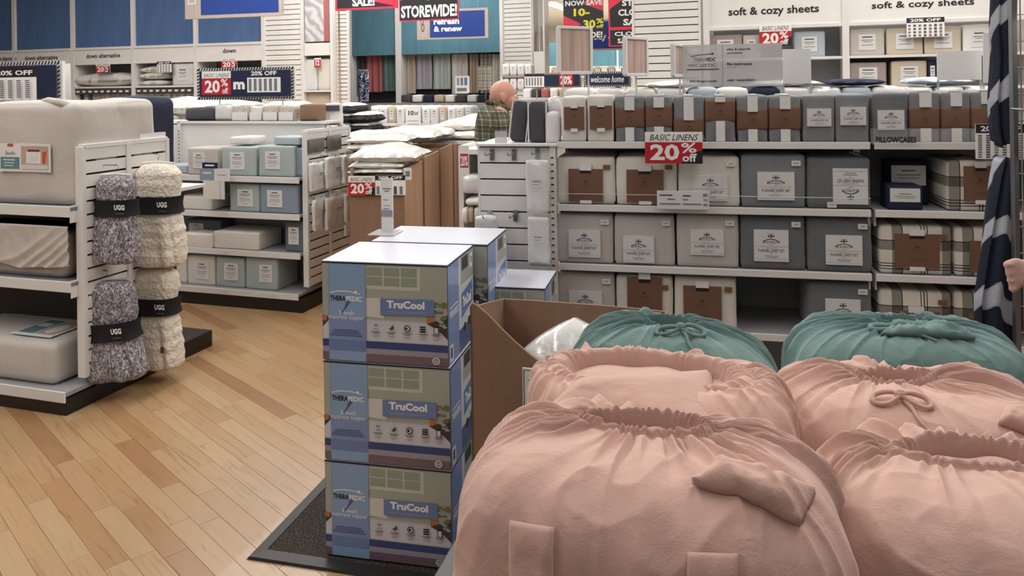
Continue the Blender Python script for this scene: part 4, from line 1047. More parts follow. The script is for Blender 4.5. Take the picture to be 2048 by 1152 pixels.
# hanging packs on the wing panel
def hang_pack(F, rect, a, d, m, label, group, seed=0, lean=0):
    b0, b1, z0, z1 = F.rect(*rect, a); wd, h = b1 - b0, z1 - z0
    t = empty('hanging_pack', F.w((b0 + b1) / 2, a, z0), F.rz + lean, label, 'package', group)
    obj('pouch', soft_box(wd, d, h, .007, .004, .005, seed, 14, 45), m, t)
    cbox('header_card', t, -wd * .3, wd * .3, -.003, .003, h - .004, h + .03, 'clear_zip')
    prt('print', t, [('r', .3, .60, .7, .62, 'ink_soft'), ('r', .3, .54, .62, .55, 'ink_soft'), ('r', .3, .48, .7, .485, 'ink_soft'), ('r', .3, .43, .6, .435, 'ink_soft')], -wd / 2, wd / 2, 0, h, -d / 2 - .014, .0004)
    return t
for k, rc in enumerate(((1054, 320, 1097, 425), (1058, 434, 1099, 530), (953, 433, 994, 500))):
    hang_pack(G, rc, -.075, .04, 'bag_film', ['white bagged pillow protector hanging at the upper right of the wing panel', 'white bagged pillow protector hanging at the lower right of the wing panel', 'white bagged pillow protector hanging at the left edge of the wing panel'][k], 'bagged protectors on the wing panel', k)
# charcoal packs on the wing top, clear sign holder
for k, (x0, x1, a, m, lean) in enumerate(((1016, 1050, .05, 'charcoal_fab', .25), (1056, 1092, .02, 'charcoal_fab', 0), (1036, 1060, .2, 'blue_fab', .2))):
    b0, b1, z0, z1 = G.rect(x0, 197, x1, 281, a); h = z1 - z0 if k < 2 else .14
    t = empty('towel_pack', G.w((b0 + b1) / 2, a + .05, zt_ + .014), G.rz, ['charcoal towel in a clear bag leaning beside the man', 'charcoal towel in a clear bag standing upright before the cream packs', 'slate blue folded cloth between the two charcoal packs'][k], 'package')
    bd = obj('towel', soft_box(b1 - b0, .08, h * .97, .02, .006, .004, k, 10), m, t, (0, 0, 0), (0, lean * .5, 0))
    for s in (-1, 1): cbox('bag_edge', bd, s * (b1 - b0) / 2 - .003, s * (b1 - b0) / 2 + .003, -.046, -.042, 0, h, 'card_white')
    cbox('bag_edge', bd, -(b1 - b0) / 2, (b1 - b0) / 2, -.046, -.042, h - .004, h + .004, 'card_white')
simple_pack(G, (1094, 196, 1118, 281), .14, .16, 'bag_film', 'stack of film wrapped white linen at the corner of the wing top', 'wrapped_linen', zb=zt_ + .013, card=False, r=.015)
simple_pack(G, (1094, 226, 1117, 281), .02, .06, 'card_white', 'plain white card box at the corner of the wing top', 'card_box', 'box', zb=zt_ + .013, card=False, r=.003)
b0, b1, z0, z1 = G.rect(990, 262, 1014, 284, .0)
o = fbox('price_holder', G, b0, b1, -.004, .002, zt_ + .013, z1, 'acrylic'); tag(o, 'small clear price holder on the wing top in front of the man', 'sign holder')

# wood sign boards on poles above the gondola
def board_sign(px, z_lo, rect, a, deg, label, m, th=.02, poles=(-.42, .42), frame='white_metal', items=None, base=None):
    b, z = G.hit((rect[0] + rect[2]) / 2, (rect[1] + rect[3]) / 2, a)
    c = G.w(b, a, 0); F = Frame(c.x, c.y, deg)
    b0, b1, z0, z1 = F.rect(*rect, 0); wd, h = b1 - b0, z1 - z0
    r = empty('sign_holder', F.w((b0 + b1) / 2, 0, z0), F.rz, label, 'sign holder')
    if frame:
        for s in (-1, 1): cbox('frame_side', r, s * wd / 2 - .008, s * wd / 2 + .008, -th / 2, th / 2, 0, h, frame, .002)
        cbox('frame_top', r, -wd / 2, wd / 2, -th / 2, th / 2, h - .008, h + .006, frame, .002); cbox('frame_bottom', r, -wd / 2, wd / 2, -th / 2, th / 2, -.006, .008, frame, .002)
        cbox('insert', r, -wd / 2 + .008, wd / 2 - .008, -th / 4, th / 4, .004, h - .004, m)
    else:
        cbox('sheet', r, -wd / 2, wd / 2, -th / 2, th / 2, 0, h, m)
    for s in poles: tubeo('pole', [(s * wd, 0, 0), (s * wd, 0, (base if base is not None else zg[0]) - z0 + .0)], .005, 'acrylic_edge', r, 8)
    if items: prt('print', r, items, -wd / 2, wd / 2, 0, h, -th / 2, .0006)
    return r
board_sign(0, 0, (1117, 55, 1181, 146), .18, -28, 'wood grain sign board on poles above the two cream packs, largest of three', 'wood_insert', poles=(-.38, .42))
board_sign(0, 0, (1250, 76, 1292, 150), .18, -48, 'narrow turned wood grain sign board on a pole above grey packs', 'wood_insert', poles=(0, ))
board_sign(0, 0, (1346, 90, 1372, 152), .18, -62, 'narrowest wood grain sign board half behind the clear lettered sign', 'wood_insert', poles=(0, ))
WH = [('t', 'PEDIC', .245, .60, .345, .69, 'ink', .03, .2), ('t', 'THERA', .12, .60, .24, .69, 'ink_soft', .02, .2), ('p', [(.09, .70), (.17, .745), (.30, .765), (.30, .785), (.17, .765), (.09, .72)], 'ink_mid'), ('e', .31, .78, .012, .022, 'ink'),
      ('t', 'WH', .065, .475, .145, .545, 'ink_mid', .01), ('e', .165, .51, .014, .036, 'ink_mid'), ('e', .165, .51, .010, .026, 'card_white'), ('t', 'LISTIC', .19, .475, .345, .545, 'ink_mid', .01), ('r', .05, .40, .375, .425, 'ink_mid'),
      ('t', '400 thread count', .075, .11, .35, .165, 'ink', .03), ('t', 'silky & smooth', .455, .84, .69, .90, 'ink', .03), ('r', .455, .775, .61, .795, 'ink_mid'), ('t', 'fits mattresses', .455, .50, .705, .56, 'ink', .03),
      ('t', 'up to 22"', .455, .43, .55, .47, 'ink_mid'), ('r', .41, .02, .414, .98, 'ink_soft'), ('t', 'odor neutralizing', .455, .11, .735, .18, 'ink', .03)]
WH = [(i[:2] + ((i[2] - .0), i[3], (i[4] - .0)) + i[5:]) if i[0] == 't' else i for i in WH]
board_sign(0, 0, (1364, 88, 1564, 173), .2, 12, 'translucent lettered sign sheet on clear poles above the grey packs', 'acrylic', th=.006, frame=None, poles=(-.49, .49), items=WH)
for rc, a, lb in (((1565, 98, 1622, 167), .3, 'blank white sign back right of the translucent lettered sign'), ((1874, 102, 1963, 160), .3, 'wide blank white sign back below the right cubby sheets'), ((1966, 66, 1991, 166), .25, 'tall narrow grey sign back beside the hanging robe')):
    board_sign(0, 0, rc, a, 12, lb, 'card_white', th=.006, frame=None, poles=(-.48, .48))

# ================================================================== MIDDLE GONDOLA
c = P(605, 625, 5.64); M_ = Frame(c.x, c.y, 17.7)
r = empty('store_gondola', M_.w(0, 0, 0), M_.rz, 'white gondola of pale blue and mint sheet sets with black base', 'shelving')
zb0 = M_.hit(603, 590, .0)[1]
LEN = 2.3
cbox('base', r, -LEN, 0, 0, .62, 0, zb0 - .03, 'base_black', .004)
ma = .03
za = M_.hit(600, 575, ma)[1]
zm = [M_.hit(600, y, ma)[1] for y in (247, 356, 430, 508)] + [zb0]
pa = .34
cbox('back_panel', r, -LEN, -.02, .40, .43, .1, zm[0], 'back_grey')
cbox('header_panel', r, M_.hit(363, 280, .38)[0], -.03, .385, .40, zm[1] + .02, zm[0] + .0, 'white_paint')
bpost = M_.hit(358, 290, .36)[0]
ps = cbox('slotted_post', r, bpost - .015, bpost + .015, .36, .40, .1, zm[0], 'white_metal')
for k in range(26): cbox('slot', ps, -.004, .004, -.0212, -.0195, .5 + k * .028, .512 + k * .028, 'slot_dark')
cbox('top_deck', r, -LEN, 0, .36, .62, zm[0] - .02, zm[0], 'white_metal', .002)
cbox('rear_bay', r, -LEN, bpost - .015, .0, .38, zm[1] + .01, zm[0] - .03, 'white_paint')
for k, z in enumerate(zm[1:]):
    s = cbox('shelf', r, -LEN, -.03, ma if k < 3 else .0, .40, z - .02, z, 'shelf_grey')
    dd = (.40 - (ma if k < 3 else 0)) / 2
    cbox('shelf_lip', s, -(LEN - .03) / 2, (LEN - .03) / 2, -dd - .008, -dd + .002, -.022, .022, 'white_metal', .002)
    for q in range(5):
        cbox('price_tag', s, -.9 + q * .45, -.84 + q * .45, -dd - .0095, -dd - .0085, -.012, .012, 'paper')
# end panel facing right
a0 = .08; a1 = a0 + .62
zt2 = M_.hitb(625, 262, 0)[1]; zb2 = M_.hitb(618, 573, 0)[1]
e = cbox('end_panel_backing', r, -.028, -.008, a0, a1, zb2, zt2, 'slot_dark')
npn = 17; pt_ = (zt2 - zb2) / npn
for k in range(npn):
    cbox('slat', r, -.008, .008, a0 + .012, a1 - .012, zb2 + k * pt_, zb2 + (k + 1) * pt_ - .012, 'white_paint', .002)
for y in (a0, a1): cbox('end_trim', r, -.03, .014, y - .012, y + .012, zb2, zt2, 'white_metal')
cbox('end_trim', r, -.03, .014, a0, a1, zt2 - .012, zt2 + .012, 'white_metal')
cbox('centre_trim', r, -.01, .016, (a0 + a1) / 2 - .014, (a0 + a1) / 2 + .014, zb2, zt2 + .03, 'white_metal')

def mid_pack(rc, a, d, m, label, zb=None, card=(.28, .3, .68, .85), seed=0, name='sheet_pack', F=None, group=None):
    F = F or M_
    b0, b1, z0, z1 = F.rect(*rc, a)
    if zb is not None: z0 = zb
    wd, h = b1 - b0 - .004, z1 - z0
    t = empty(name, F.w((b0 + b1) / 2, a + d / 2, z0), F.rz, label, 'sheet pack', group)
    obj('body', soft_box(wd, d, h, .009, .004, .003, seed, 12, 22), m, t)
    if card:
        y = -d / 2 - .006
        x0, x1, q0, q1 = (card[0] - .5) * wd, (card[2] - .5) * wd, card[1] * h, card[3] * h
        lb = cbox('label_card', t, x0, x1, y - .001, y + .004, q0, q1, 'paper')
        prt('print', lb, [('r', .3, .82, .7, .88, 'ink_mid'), ('r', .15, .68, .85, .72, 'ink_soft'), ('r', .2, .6, .8, .63, 'ink_soft'), ('r', .15, .45, .85, .47, 'ink_soft'), ('r', .15, .38, .8, .40, 'ink_soft'), ('r', .15, .3, .85, .32, 'ink_soft'), ('r', .3, .15, .7, .17, 'ink_soft')], -(x1 - x0) / 2, (x1 - x0) / 2, 0, q1 - q0, -.0026, .0004)
    return t
gS = 'sheet packs on the pale blue gondola'
mid_pack((375, 296, 434, 350), .06, .28, 'taupe_fab', 'taupe sheet pack with white card, behind the small hanging sign', zm[1], (.2, .25, .6, .82), 1, group=gS)
mid_pack((443, 294, 512, 352), .06, .28, 'mint_fab', 'mint sheet pack with white card, middle of the top shelf', zm[1], (.26, .22, .68, .82), 2, group=gS)
mid_pack((517, 292, 588, 353), .06, .28, 'mint_fab', 'pale mint sheet pack with white card, right end of the top shelf', zm[1], (.2, .25, .62, .82), 3, group=gS)
mid_pack((590, 296, 606, 354), .10, .26, 'blue_fab', 'blue sheet pack edge at the right end of the top shelf', zm[1], None, 0, group=gS)
mid_pack((330, 330, 374, 350), .12, .2, 'pale_blue_fab', 'low pale blue folded sheet at the left of the top shelf', zm[1], None, 2, 'folded_sheet', group=gS)
mid_pack((357, 393, 424, 425), .06, .28, 'cream_fab', 'low cream folded pad on the second shelf under the small sign', zm[2], None, 0, 'folded_pad', group=gS)
mid_pack((459, 367, 519, 427), .06, .28, 'mint_fab', 'grey green sheet pack with white card, left of the blue one', zm[2], (.28, .2, .8, .8), 1, group=gS)
mid_pack((520, 369, 596, 430), .05, .28, 'blue_fab', 'blue sheet pack with white card on the second shelf', zm[2], (.2, .22, .6, .8), 2, group=gS)
mid_pack((371, 440, 442, 500), .20, .16, 'slate_fab', 'slate sheet pack behind the low cream pads on the third shelf', zm[3], (.12, .45, .52, .85), 3, group=gS)
mid_pack((362, 467, 423, 498), .03, .16, 'cream_fab', 'low cream folded pad, left one on the third shelf', zm[3], None, 1, 'folded_pad', group=gS)
mid_pack((427, 464, 518, 501), .05, .3, 'cream_fab', 'wider low cream folded pad, right one on the third shelf', zm[3], None, 2, 'folded_pad', group=gS)
mid_pack((570, 442, 608, 500), .08, .28, 'slate_fab', 'slate sheet pack turned at the right end of the third shelf', zm[3], (.2, .25, .75, .8), 0, group=gS)
mid_pack((352, 512, 373, 574), .06, .28, 'cream_fab', 'cream sheet pack at the far left of the lowest deck', zm[4], None, 0, group=gS)
mid_pack((375, 511, 430, 577), .06, .28, 'cream_fab', 'tall cream sheet pack with printed front on the lowest deck', zm[4], (.3, .2, .8, .8), 2, group=gS)
mid_pack((432, 515, 489, 580), .05, .28, 'mint_fab', 'grey green sheet pack on the lowest deck, left of its twin', zm[4], (.3, .25, .8, .82), 3, group=gS)
mid_pack((491, 516, 555, 583), .05, .28, 'mint_fab', 'grey green sheet pack at the right of the lowest deck packs', zm[4], (.45, .25, .85, .8), 1, group=gS)
for k, (rc, m, lb) in enumerate((((458, 279, 502, 294), 'white_fab', 'folded white sheet lying on the middle mint pack'), ((547, 274, 600, 291), 'pale_blue_fab', 'folded pale blue sheet lying on the right mint pack'))):
    b0, b1, z0, z1 = M_.rect(*rc, .1)
    tag(obj('folded_sheet', soft_box(b1 - b0, .2, z1 - z0, .012, .003, .006, k, 8), m, None, M_.w((b0 + b1) / 2, .2, M_.hit(550, 293, .1)[1] + .012), (0, 0, M_.rz)), lb, 'linen')
# small sign and swatch on second lip
sg = sign(M_, (400, 337, 459, 361), -.04, [('r', 0, 0, .5, 1, 'blue_fab'), ('r', .5, 0, 1, 1, 'paper'), ('r', .1, .55, .4, .7, 'paper'), ('r', .6, .45, .9, .5, 'ink_soft')], 'small blue and white hanging card on the top shelf lip', 'shelf_card')
sign(M_, (405, 325, 435, 337), -.04, [('r', 0, 0, 1, 1, 'sign_navy'), ('r', .2, .4, .8, .65, 'sign_white')], 'small navy card above the blue and white hanging card', 'shelf_card', m='sign_navy')
sign(M_, (407, 362, 449, 398), -.05, [('r', 0, 0, 1, 1, 'cream_fab'), ('r', .8, .0, .82, 1, 'ink_soft')], 'cream fabric swatch hanging under the small blue and white card', 'fabric_swatch', 'swatch', m='cream_fab')
# goods on the top deck
def top_pack(rc, m, lb, a=.42, d=.16, name='bedding_pack', **k): return simple_pack(M_, rc, a, d, m, lb, name, zb=zm[0], **k)
top_pack((369, 216, 426, 247), 'charcoal_fab', 'charcoal bedding pack with white tag on the left of the top deck', card=False)
top_pack((428, 210, 463, 247), 'bag_film', 'film wrapped white bedding beside the charcoal pack on the top deck', card=False)
for k, (x0, x1, m) in enumerate(((465, 497, 'linen_pattern'), (500, 525, 'bag_film'), (527, 556, 'linen_pattern'), (558, 588, 'linen_pattern'))):
    tp = top_pack((x0, 212, x1, 247), m, '%s pack from left in the patterned and film wrapped row below the striped sign' % ORD[k], group='patterned packs on the top deck', card=False, seed=k, r=.01)
    b0, b1, z0, z1 = M_.rect(x0, 229, x1, 247, .41)
    cbox('label_sleeve', tp, -(b1 - b0) / 2 + .004, (b1 - b0) / 2 - .004, -.092, -.086, 0.004, (z1 - z0), 'card_white')
o = simple_pack(M_, (600, 209, 636, 250), .42, .12, 'cardboard', 'kraft box with white front panel at the right end of the top deck', 'kraft_box', 'box', card=False, zb=zm[0], r=.004)
o = None
hp = hang_pack(Frame(M_.x, M_.y, 17.7), (651, 207, 684, 250), .62, .04, 'card_white', 'white card pack with dark header standing behind the end panel', None, 3)
cbox('dark_header', hp, -.07, .07, -.034, -.03, .115, .16, 'charcoal_fab')

# bags and plates on the end panel (face +B)
def end_item(rc, b, th, m, label, name, cat, group=None, seed=0, lean=.0, soft=True):
    (aa0, _), (aa1, _) = M_.hitb(rc[0], (rc[1] + rc[3]) / 2, b), M_.hitb(rc[2], (rc[1] + rc[3]) / 2, b)
    xm = (rc[0] + rc[2]) / 2; z1 = M_.hitb(xm, rc[1], b)[1]; z0 = M_.hitb(xm, rc[3], b)[1]
    wd, h = aa1 - aa0, z1 - z0
    t = empty(name, M_.w(b, (aa0 + aa1) / 2, z0), M_.rz + PI / 2, label, cat, group)
    if soft:
        obj('pouch', soft_box(wd, th, h, .007, .004, .007, seed, 14, 45), m, t, (0, 0, 0), (0, lean, 0))
        prt('print', t, [('r', .35, .62, .6, .65, 'ink_mid'), ('r', .35, .56, .55, .58, 'ink_mid'), ('r', .3, .4, .7, .41, 'ink_soft'), ('r', .3, .34, .7, .35, 'ink_soft'), ('r', .3, .28, .65, .29, 'ink_soft')], -wd / 2, wd / 2, 0, h, -th / 2 - .02, .0004)
        tubeo('hook', [(0, -th / 2, h + .012), (0, b, h + .012)], .003, 'steel', t, 6)
        cbox('header_tab', t, -wd * .3, wd * .3, -.004, .004, h - .006, h + .03, 'bag_film')
    else:
        cbox('plate', t, -wd / 2, wd / 2, -th / 2, th / 2, 0, h, m, .003)
        cbox('clip', t, -.012, .012, -th / 2 - .006, -th / 2, h * .1, h * .3, 'steel')
    return t
for k, rc in enumerate(((617, 277, 648, 305), (655, 270, 682, 300))):
    end_item(rc, .03, .012, 'steel', ['grey metal shelf plate clipped at the upper left of the end panel', 'grey metal shelf plate clipped at the upper right of the end panel'][k], 'metal_plate', 'plate', soft=False)
for k, rc in enumerate(((620, 326, 650, 380), (652, 314, 686, 374), (686, 310, 710, 366), (627, 397, 655, 458), (652, 392, 690, 456), (690, 386, 718, 440))):
    end_item(rc, .09 + .04 * (k % 3), .03, 'bag_film', 'bagged white linen in the %s row of the end panel, %s from its front edge' % (['upper', 'lower'][k // 3], ORD[k % 3]), 'hanging_pack', 'package', 'bagged linens on the end panel', k)
end_item((690, 440, 706, 470), .06, .02, 'card_white', 'small white card hanging below the lower bagged linens', 'hanging_card', 'card', soft=False)

# striped header sign over the top deck
pm = M_.w(0, .5, 0)
def mid_header(rect, a, F, items, label, zbase):
    bb, zz = F.hit((rect[0] + rect[2]) / 2, (rect[1] + rect[3]) / 2, a)
    c = F.w(bb, a, 0); d = c.y
    r_, F_, wd, h = navy_header(rect, d, items, label, 14, .085, .02)
    z0 = r_.location.z
    for s in (-.28, .37): tubeo('post', [(s * wd, 0, 0), (s * wd, 0, zbase - z0)], .007, 'acrylic_edge', r_, 8)
    return r_
IT = [('r', .055, .16, .36, .90, 'red'), ('r', .055, .68, .36, .90, 'sign_white'), ('t', 'BASIC LINENS', .075, .71, .345, .83, 'ink', .0, .35), ('t', '20', .085, .22, .245, .62, 'sign_white', .035), ('t', '%', .255, .42, .33, .66, 'sign_white', .02), ('t', 'off', .27, .19, .33, .38, 'sign_white', .02),
      ('t', 'm', .385, .32, .505, .56, 'sign_white', .05), ('t', '20% OFF', .57, .74, .83, .88, 'sign_white', .03), ('r', .53, .22, .87, .68, 'sign_white')] + [('r', .545 + .052 * i, .26, .575 + .052 * i, .64, 'ink_soft') for i in range(6)]
mid_header((398, 135, 591, 199), .5, M_, IT, 'striped navy header sign with red twenty percent card above the middle gondola', zm[0])

# pillows beyond the middle gondola top
pc = P(420, 230, 7.6); FP = Frame(pc.x, pc.y, 17.7)
fx, zs = fixture(FP, 255, 640, 262, -.1, 1.0, 'long low white table piled with bagged pillows behind the middle gondola', 1, 'pillow_table')
for k, (x0, y0, x1, y1, m) in enumerate(((280, 195, 395, 232, 'pillow_poly'), (345, 200, 470, 220, 'pillow_poly'), (262, 236, 372, 262, 'pillow_poly'), (262, 225, 345, 245, 'bag_film'), (380, 208, 500, 250, 'white_fab'), (505, 200, 600, 245, 'pillow_poly'))):
    pill(FP, (x0, y0, x1, y1), .05 + .12 * (k % 3), .5, m, '%s white bagged pillow behind the middle gondola, counted from the pile top left' % ORD[k], 'bagged_pillow', 'pillow', 'pillows piled behind the middle gondola', k, wr=.012)

# ================================================================== LEFT GONDOLA
c = P(132, 832, 3.91); L_F = Frame(c.x, c.y, 17.7)
L = L_F
r = empty('store_gondola', L.w(0, 0, 0), L.rz, 'white gondola at left with black base and slatted end panel of throws', 'shelving')
zb0 = L.hit(118, 785, 0)[1]
cbox('base', r, -2.4, 0, .0, .68, 0, zb0 - .03, 'base_black', .004)
zl = [L.hit(80, 413, .06)[1], L.hit(90, 562, .06)[1], zb0]
cbox('back_panel', r, -2.4, -.03, .40, .44, .1, L.hit(80, 290, .4)[1], 'back_dark')
for k, z in enumerate(zl):
    y0 = .06 if k < 2 else 0
    s = cbox('shelf', r, -2.4, -.02 if k < 2 else -.0, y0, .40 if k else .7, z - .02, z, 'shelf_grey')
    dd = ((.40 if k else .7) - y0) / 2
    lw = (2.4 - (.02 if k < 2 else 0)) / 2
    cbox('shelf_lip', s, -lw, lw, -dd - .008, -dd + .002, -.03, .026, 'white_metal', .003)
    if k < 2: cbox('bracket', s, lw - .004, lw, -dd, dd, -.06, .03, 'white_metal')
# end panel
a0, _ = L.hitb(166, 500, .0); a0 = max(a0, .02); a1 = a0 + .60
ztl = L.hitb(167, 293, 0)[1]; zbl = L.hitb(168, 755, 0)[1]
cbox('end_panel_backing', r, -.03, -.008, a0, a1, zbl, ztl, 'slot_dark')
pt_ = (ztl - zbl) / 17
for k in range(17): cbox('slat', r, -.008, .010, a0 + .012, a1 - .012, zbl + k * pt_, zbl + (k + 1) * pt_ - .011, 'white_paint', .002)
for y in (a0, a1): cbox('end_trim', r, -.032, .016, y - .013, y + .013, zbl, ztl, 'white_metal', .002)
cbox('end_trim', r, -.032, .016, a0, a1, ztl - .012, ztl + .012, 'white_metal', .002)
cbox('centre_trim', r, .008, .018, (a0 + a1) / 2 - .016, (a0 + a1) / 2 + .016, zbl - .12, ztl + .0, 'white_metal')
cbox('upper_bracket', r, -.02, .0, (a0 + a1) / 2 + .1, a1, ztl, ztl + .04, 'white_metal')

# packs on it
def big_pack(rc, a, d, m, label, zb, name='comforter_pack', seed=0, wr=.008, r=.04, puff=.015, n=26):
    b0, b1, z0, z1 = L.rect(*rc, a); z0 = zb; wd, h = b1 - b0, z1 - z0
    t = empty(name, L.w((b0 + b1) / 2, a + d / 2, z0), L.rz, label, 'package')
    obj('body', soft_box(wd, d, h, r, puff, wr, seed, n, 9), m, t)
    return t, wd, h
t, wd, h = big_pack((-60, 207, 152, 405), .10, .34, 'stone_fab', 'large stone coloured comforter pack with printed card on the top shelf at left', zl[0] + .002, wr=.010)
# drawstring ruffle at its top corner
rf = MB().tube([(wd / 2 - .02, -.1, h - .035), (wd / 2 - .10, -.155, h + .0), (wd / 2 - .24, -.12, h + .012), (wd / 2 - .38, -.05, h + .008)], [.012, .022, .02, .008], 10).build('gathered_rim', 'stone_fab', t, smooth=True)
cx0, cx1 = (L.hit(3, 330, .09)[0], L.hit(105, 330, .09)[0]); cz0, cz1 = L.hit(55, 344, .09)[1], L.hit(55, 288, .09)[1]
xb = L.hit(-60, 300, .1)[0] + wd / 2
cd = cbox('label_card', t, cx0 - xb, cx1 - xb, -.192, -.188, cz0 - zl[0], cz1 - zl[0], 'card_white')
wc = cx1 - cx0; hc = cz1 - cz0
prt('print', cd, [('t', 'Studio', .12, .60, .32, .74, 'brown_print', .0, .2), ('r', .17, .9, .28, 1.0, 'st_orange'), ('r', .03, .1, .4, .52, 'st_teal'), ('r', .08, .4, .32, .44, 'paper'), ('r', .1, .3, .3, .33, 'paper'), ('r', .1, .2, .28, .23, 'paper'),
                  ('r', .44, .1, .96, .92, 'st_rose'), ('r', .54, .3, .82, .72, 'card_white'), ('r', .57, .72, .80, .8, 'brown_print'), ('r', .6, .36, .78, .58, 'paper'), ('p', [(.86, .3), (.9, .3), (.94, .75), (.85, .7)], 'st_orange'), ('r', .44, .1, .96, .26, 'bx_pillow')], -wc / 2, wc / 2, 0, hc, -.0026, .0005)
t2, wd2, h2 = big_pack((120, 205, 186, 412), .20, .30, 'stone_fab', 'narrower stone coloured pack beside the large one on the top shelf', zl[0] + .002, seed=3, wr=.012)
t2.location = L.w(L.hit(152, 300, .2)[0], .50, zl[0] + .002)
b0, b1, z0, z1 = L.rect(180, 197, 262, 282, .62)
t3 = empty('comforter_pack', L.w((b0 + b1) / 2, .83, zl[0] + .002), L.rz, 'navy comforter pack behind the stone packs at left', 'package')
obj('body', soft_box(b1 - b0, .34, z1 - zl[0], .05, .012, .010, 5, 22, 9), 'navy_fab', t3)
cbox('rear_deck', r, -2.4, .0, .44, 1.06, zl[0] - .02, zl[0], 'white_metal')
cbox('rear_base', r, -2.4, .0, .70, 1.10, 0, .1, 'base_black')
cbox('rear_support', r, -2.4, -.04, .70, .74, .1, zl[0] - .02, 'white_metal')
# draped taupe cloth pack
t, wd, h = big_pack((-90, 452, 128, 558), .10, .30, 'taupe_fab', 'taupe cloth wrapped bedding with loose folds on the middle shelf at left', zl[1] + .002, 'wrapped_bedding', 2, .010, .05, .012)
# loose drape with folds
def drape(par, w, h, m, seed, x0, y0, z1, fold=.014, name='loose_cloth', nf=9, slant=.3):
    nu, nv = 70, 40
    U, V_ = np.meshgrid(np.linspace(0, 1, nu), np.linspace(0, 1, nv)); u, v = U.ravel(), V_.ravel()
    rs = np.random.RandomState(seed)
    ph = u * nf * (1 - .3 * v) + slant * 3 * v + .8 * np.sin(v * 3 + u * 5)
    y = fold * (np.abs(np.sin(ph * PI)) - .5) * (v ** .6) + .004 * nz(np.stack([u * w, v * h, v * 0], 1), seed, 30)
    x = (u - .5) * w * (1 + .06 * v)
    bot = .010 * np.sin(u * 7 + seed) + .004 * np.sin(u * 17)
    z = -v * (h + bot)
    topc = np.clip((.14 - v) / .14, 0, 1)
    yy = y0 + y - .012 * (1 - topc) + topc ** 1.5 * .14; z = z * (1) + topc * .0
    z = z1 - np.maximum(0, v - .14) / .86 * (h + bot) - .022 * (1 - topc) ** 2 * 0
    V1 = np.stack([x + x0, yy, z], 1); V2 = V1.copy(); V2[:, 1] += .004
    F1 = grid_faces(nu, nv)[:, ::-1]; F2 = grid_faces(nu, nv) + nu * nv
    return obj(name, mesh('drape', np.vstack([V1, V2]), np.vstack([F1, F2]), True), m, par)
drape(t, .62, h - .05, 'taupe_fab', 4, wd / 2 - .25, -.176, h + .020, slant=1.3, nf=5, fold=.010)
# cream foam topper pack on deck
t, wd, h = big_pack((-120, 676, 108, 768), .05, .50, 'stone_fab', 'bulky cream foam pad pack with picture card on the lowest deck at left', zl[2] + .002, 'foam_pad_pack', 6, .004, .035, .012)
b0, b1, _, _ = L.rect(-10, 640, 108, 660, .2)
cd = cbox('label_card', t, wd / 2 - .36, wd / 2 - .08, -.20, .06, h + .012, h + .016, 'card_white')
pr = obj('print', art([('r', .06, .1, .46, .9, 'st_teal'), ('r', .5, .1, .94, .9, 'st_rose'), ('e', .72, .45, .15, .28, 'card_white'), ('r', .12, .5, .4, .7, 'paper')], .28, .26), None, cd, (-.14, -.13, .0045), (-PI / 2, 0, 0))

# far left top striped header on the left gondola
IT = [('r', -.0, .0, .7, .8, 'sign_white')]
pm = L.w(0, .55, 0)
bb, zz = L.hit(65, 165, .56); cc = L.w(bb, .56, 0)
r2, F2, wd, h = navy_header((-120, 125, 128, 205), cc.y, [('r', .1, .05, .82, .84, 'sign_white'), ('r', .1, .62, .82, .84, 'sign_black'), ('t', '20% OFF', .50, .67, .79, .79, 'sign_white', .03)] +
       [('r', .12 + .07 * i, .12 + .05 * j, .155 + .07 * i, .145 + .05 * j, 'ink_mid') for i in range(10) for j in range(9)], 'striped navy header sign with twenty percent table at the upper left', 14, .085, .02)
for s in (-.3, .42): tubeo('post', [(s * wd, 0, 0), (s * wd, 0, zl[0] - r2.location.z)], .007, 'acrylic_edge', r2, 8)
sign(L, (130, 127, 141, 206), .62, None, 'narrow pale grey card edge beside the upper left header sign', 'side_card', m='card_white', dz=0)

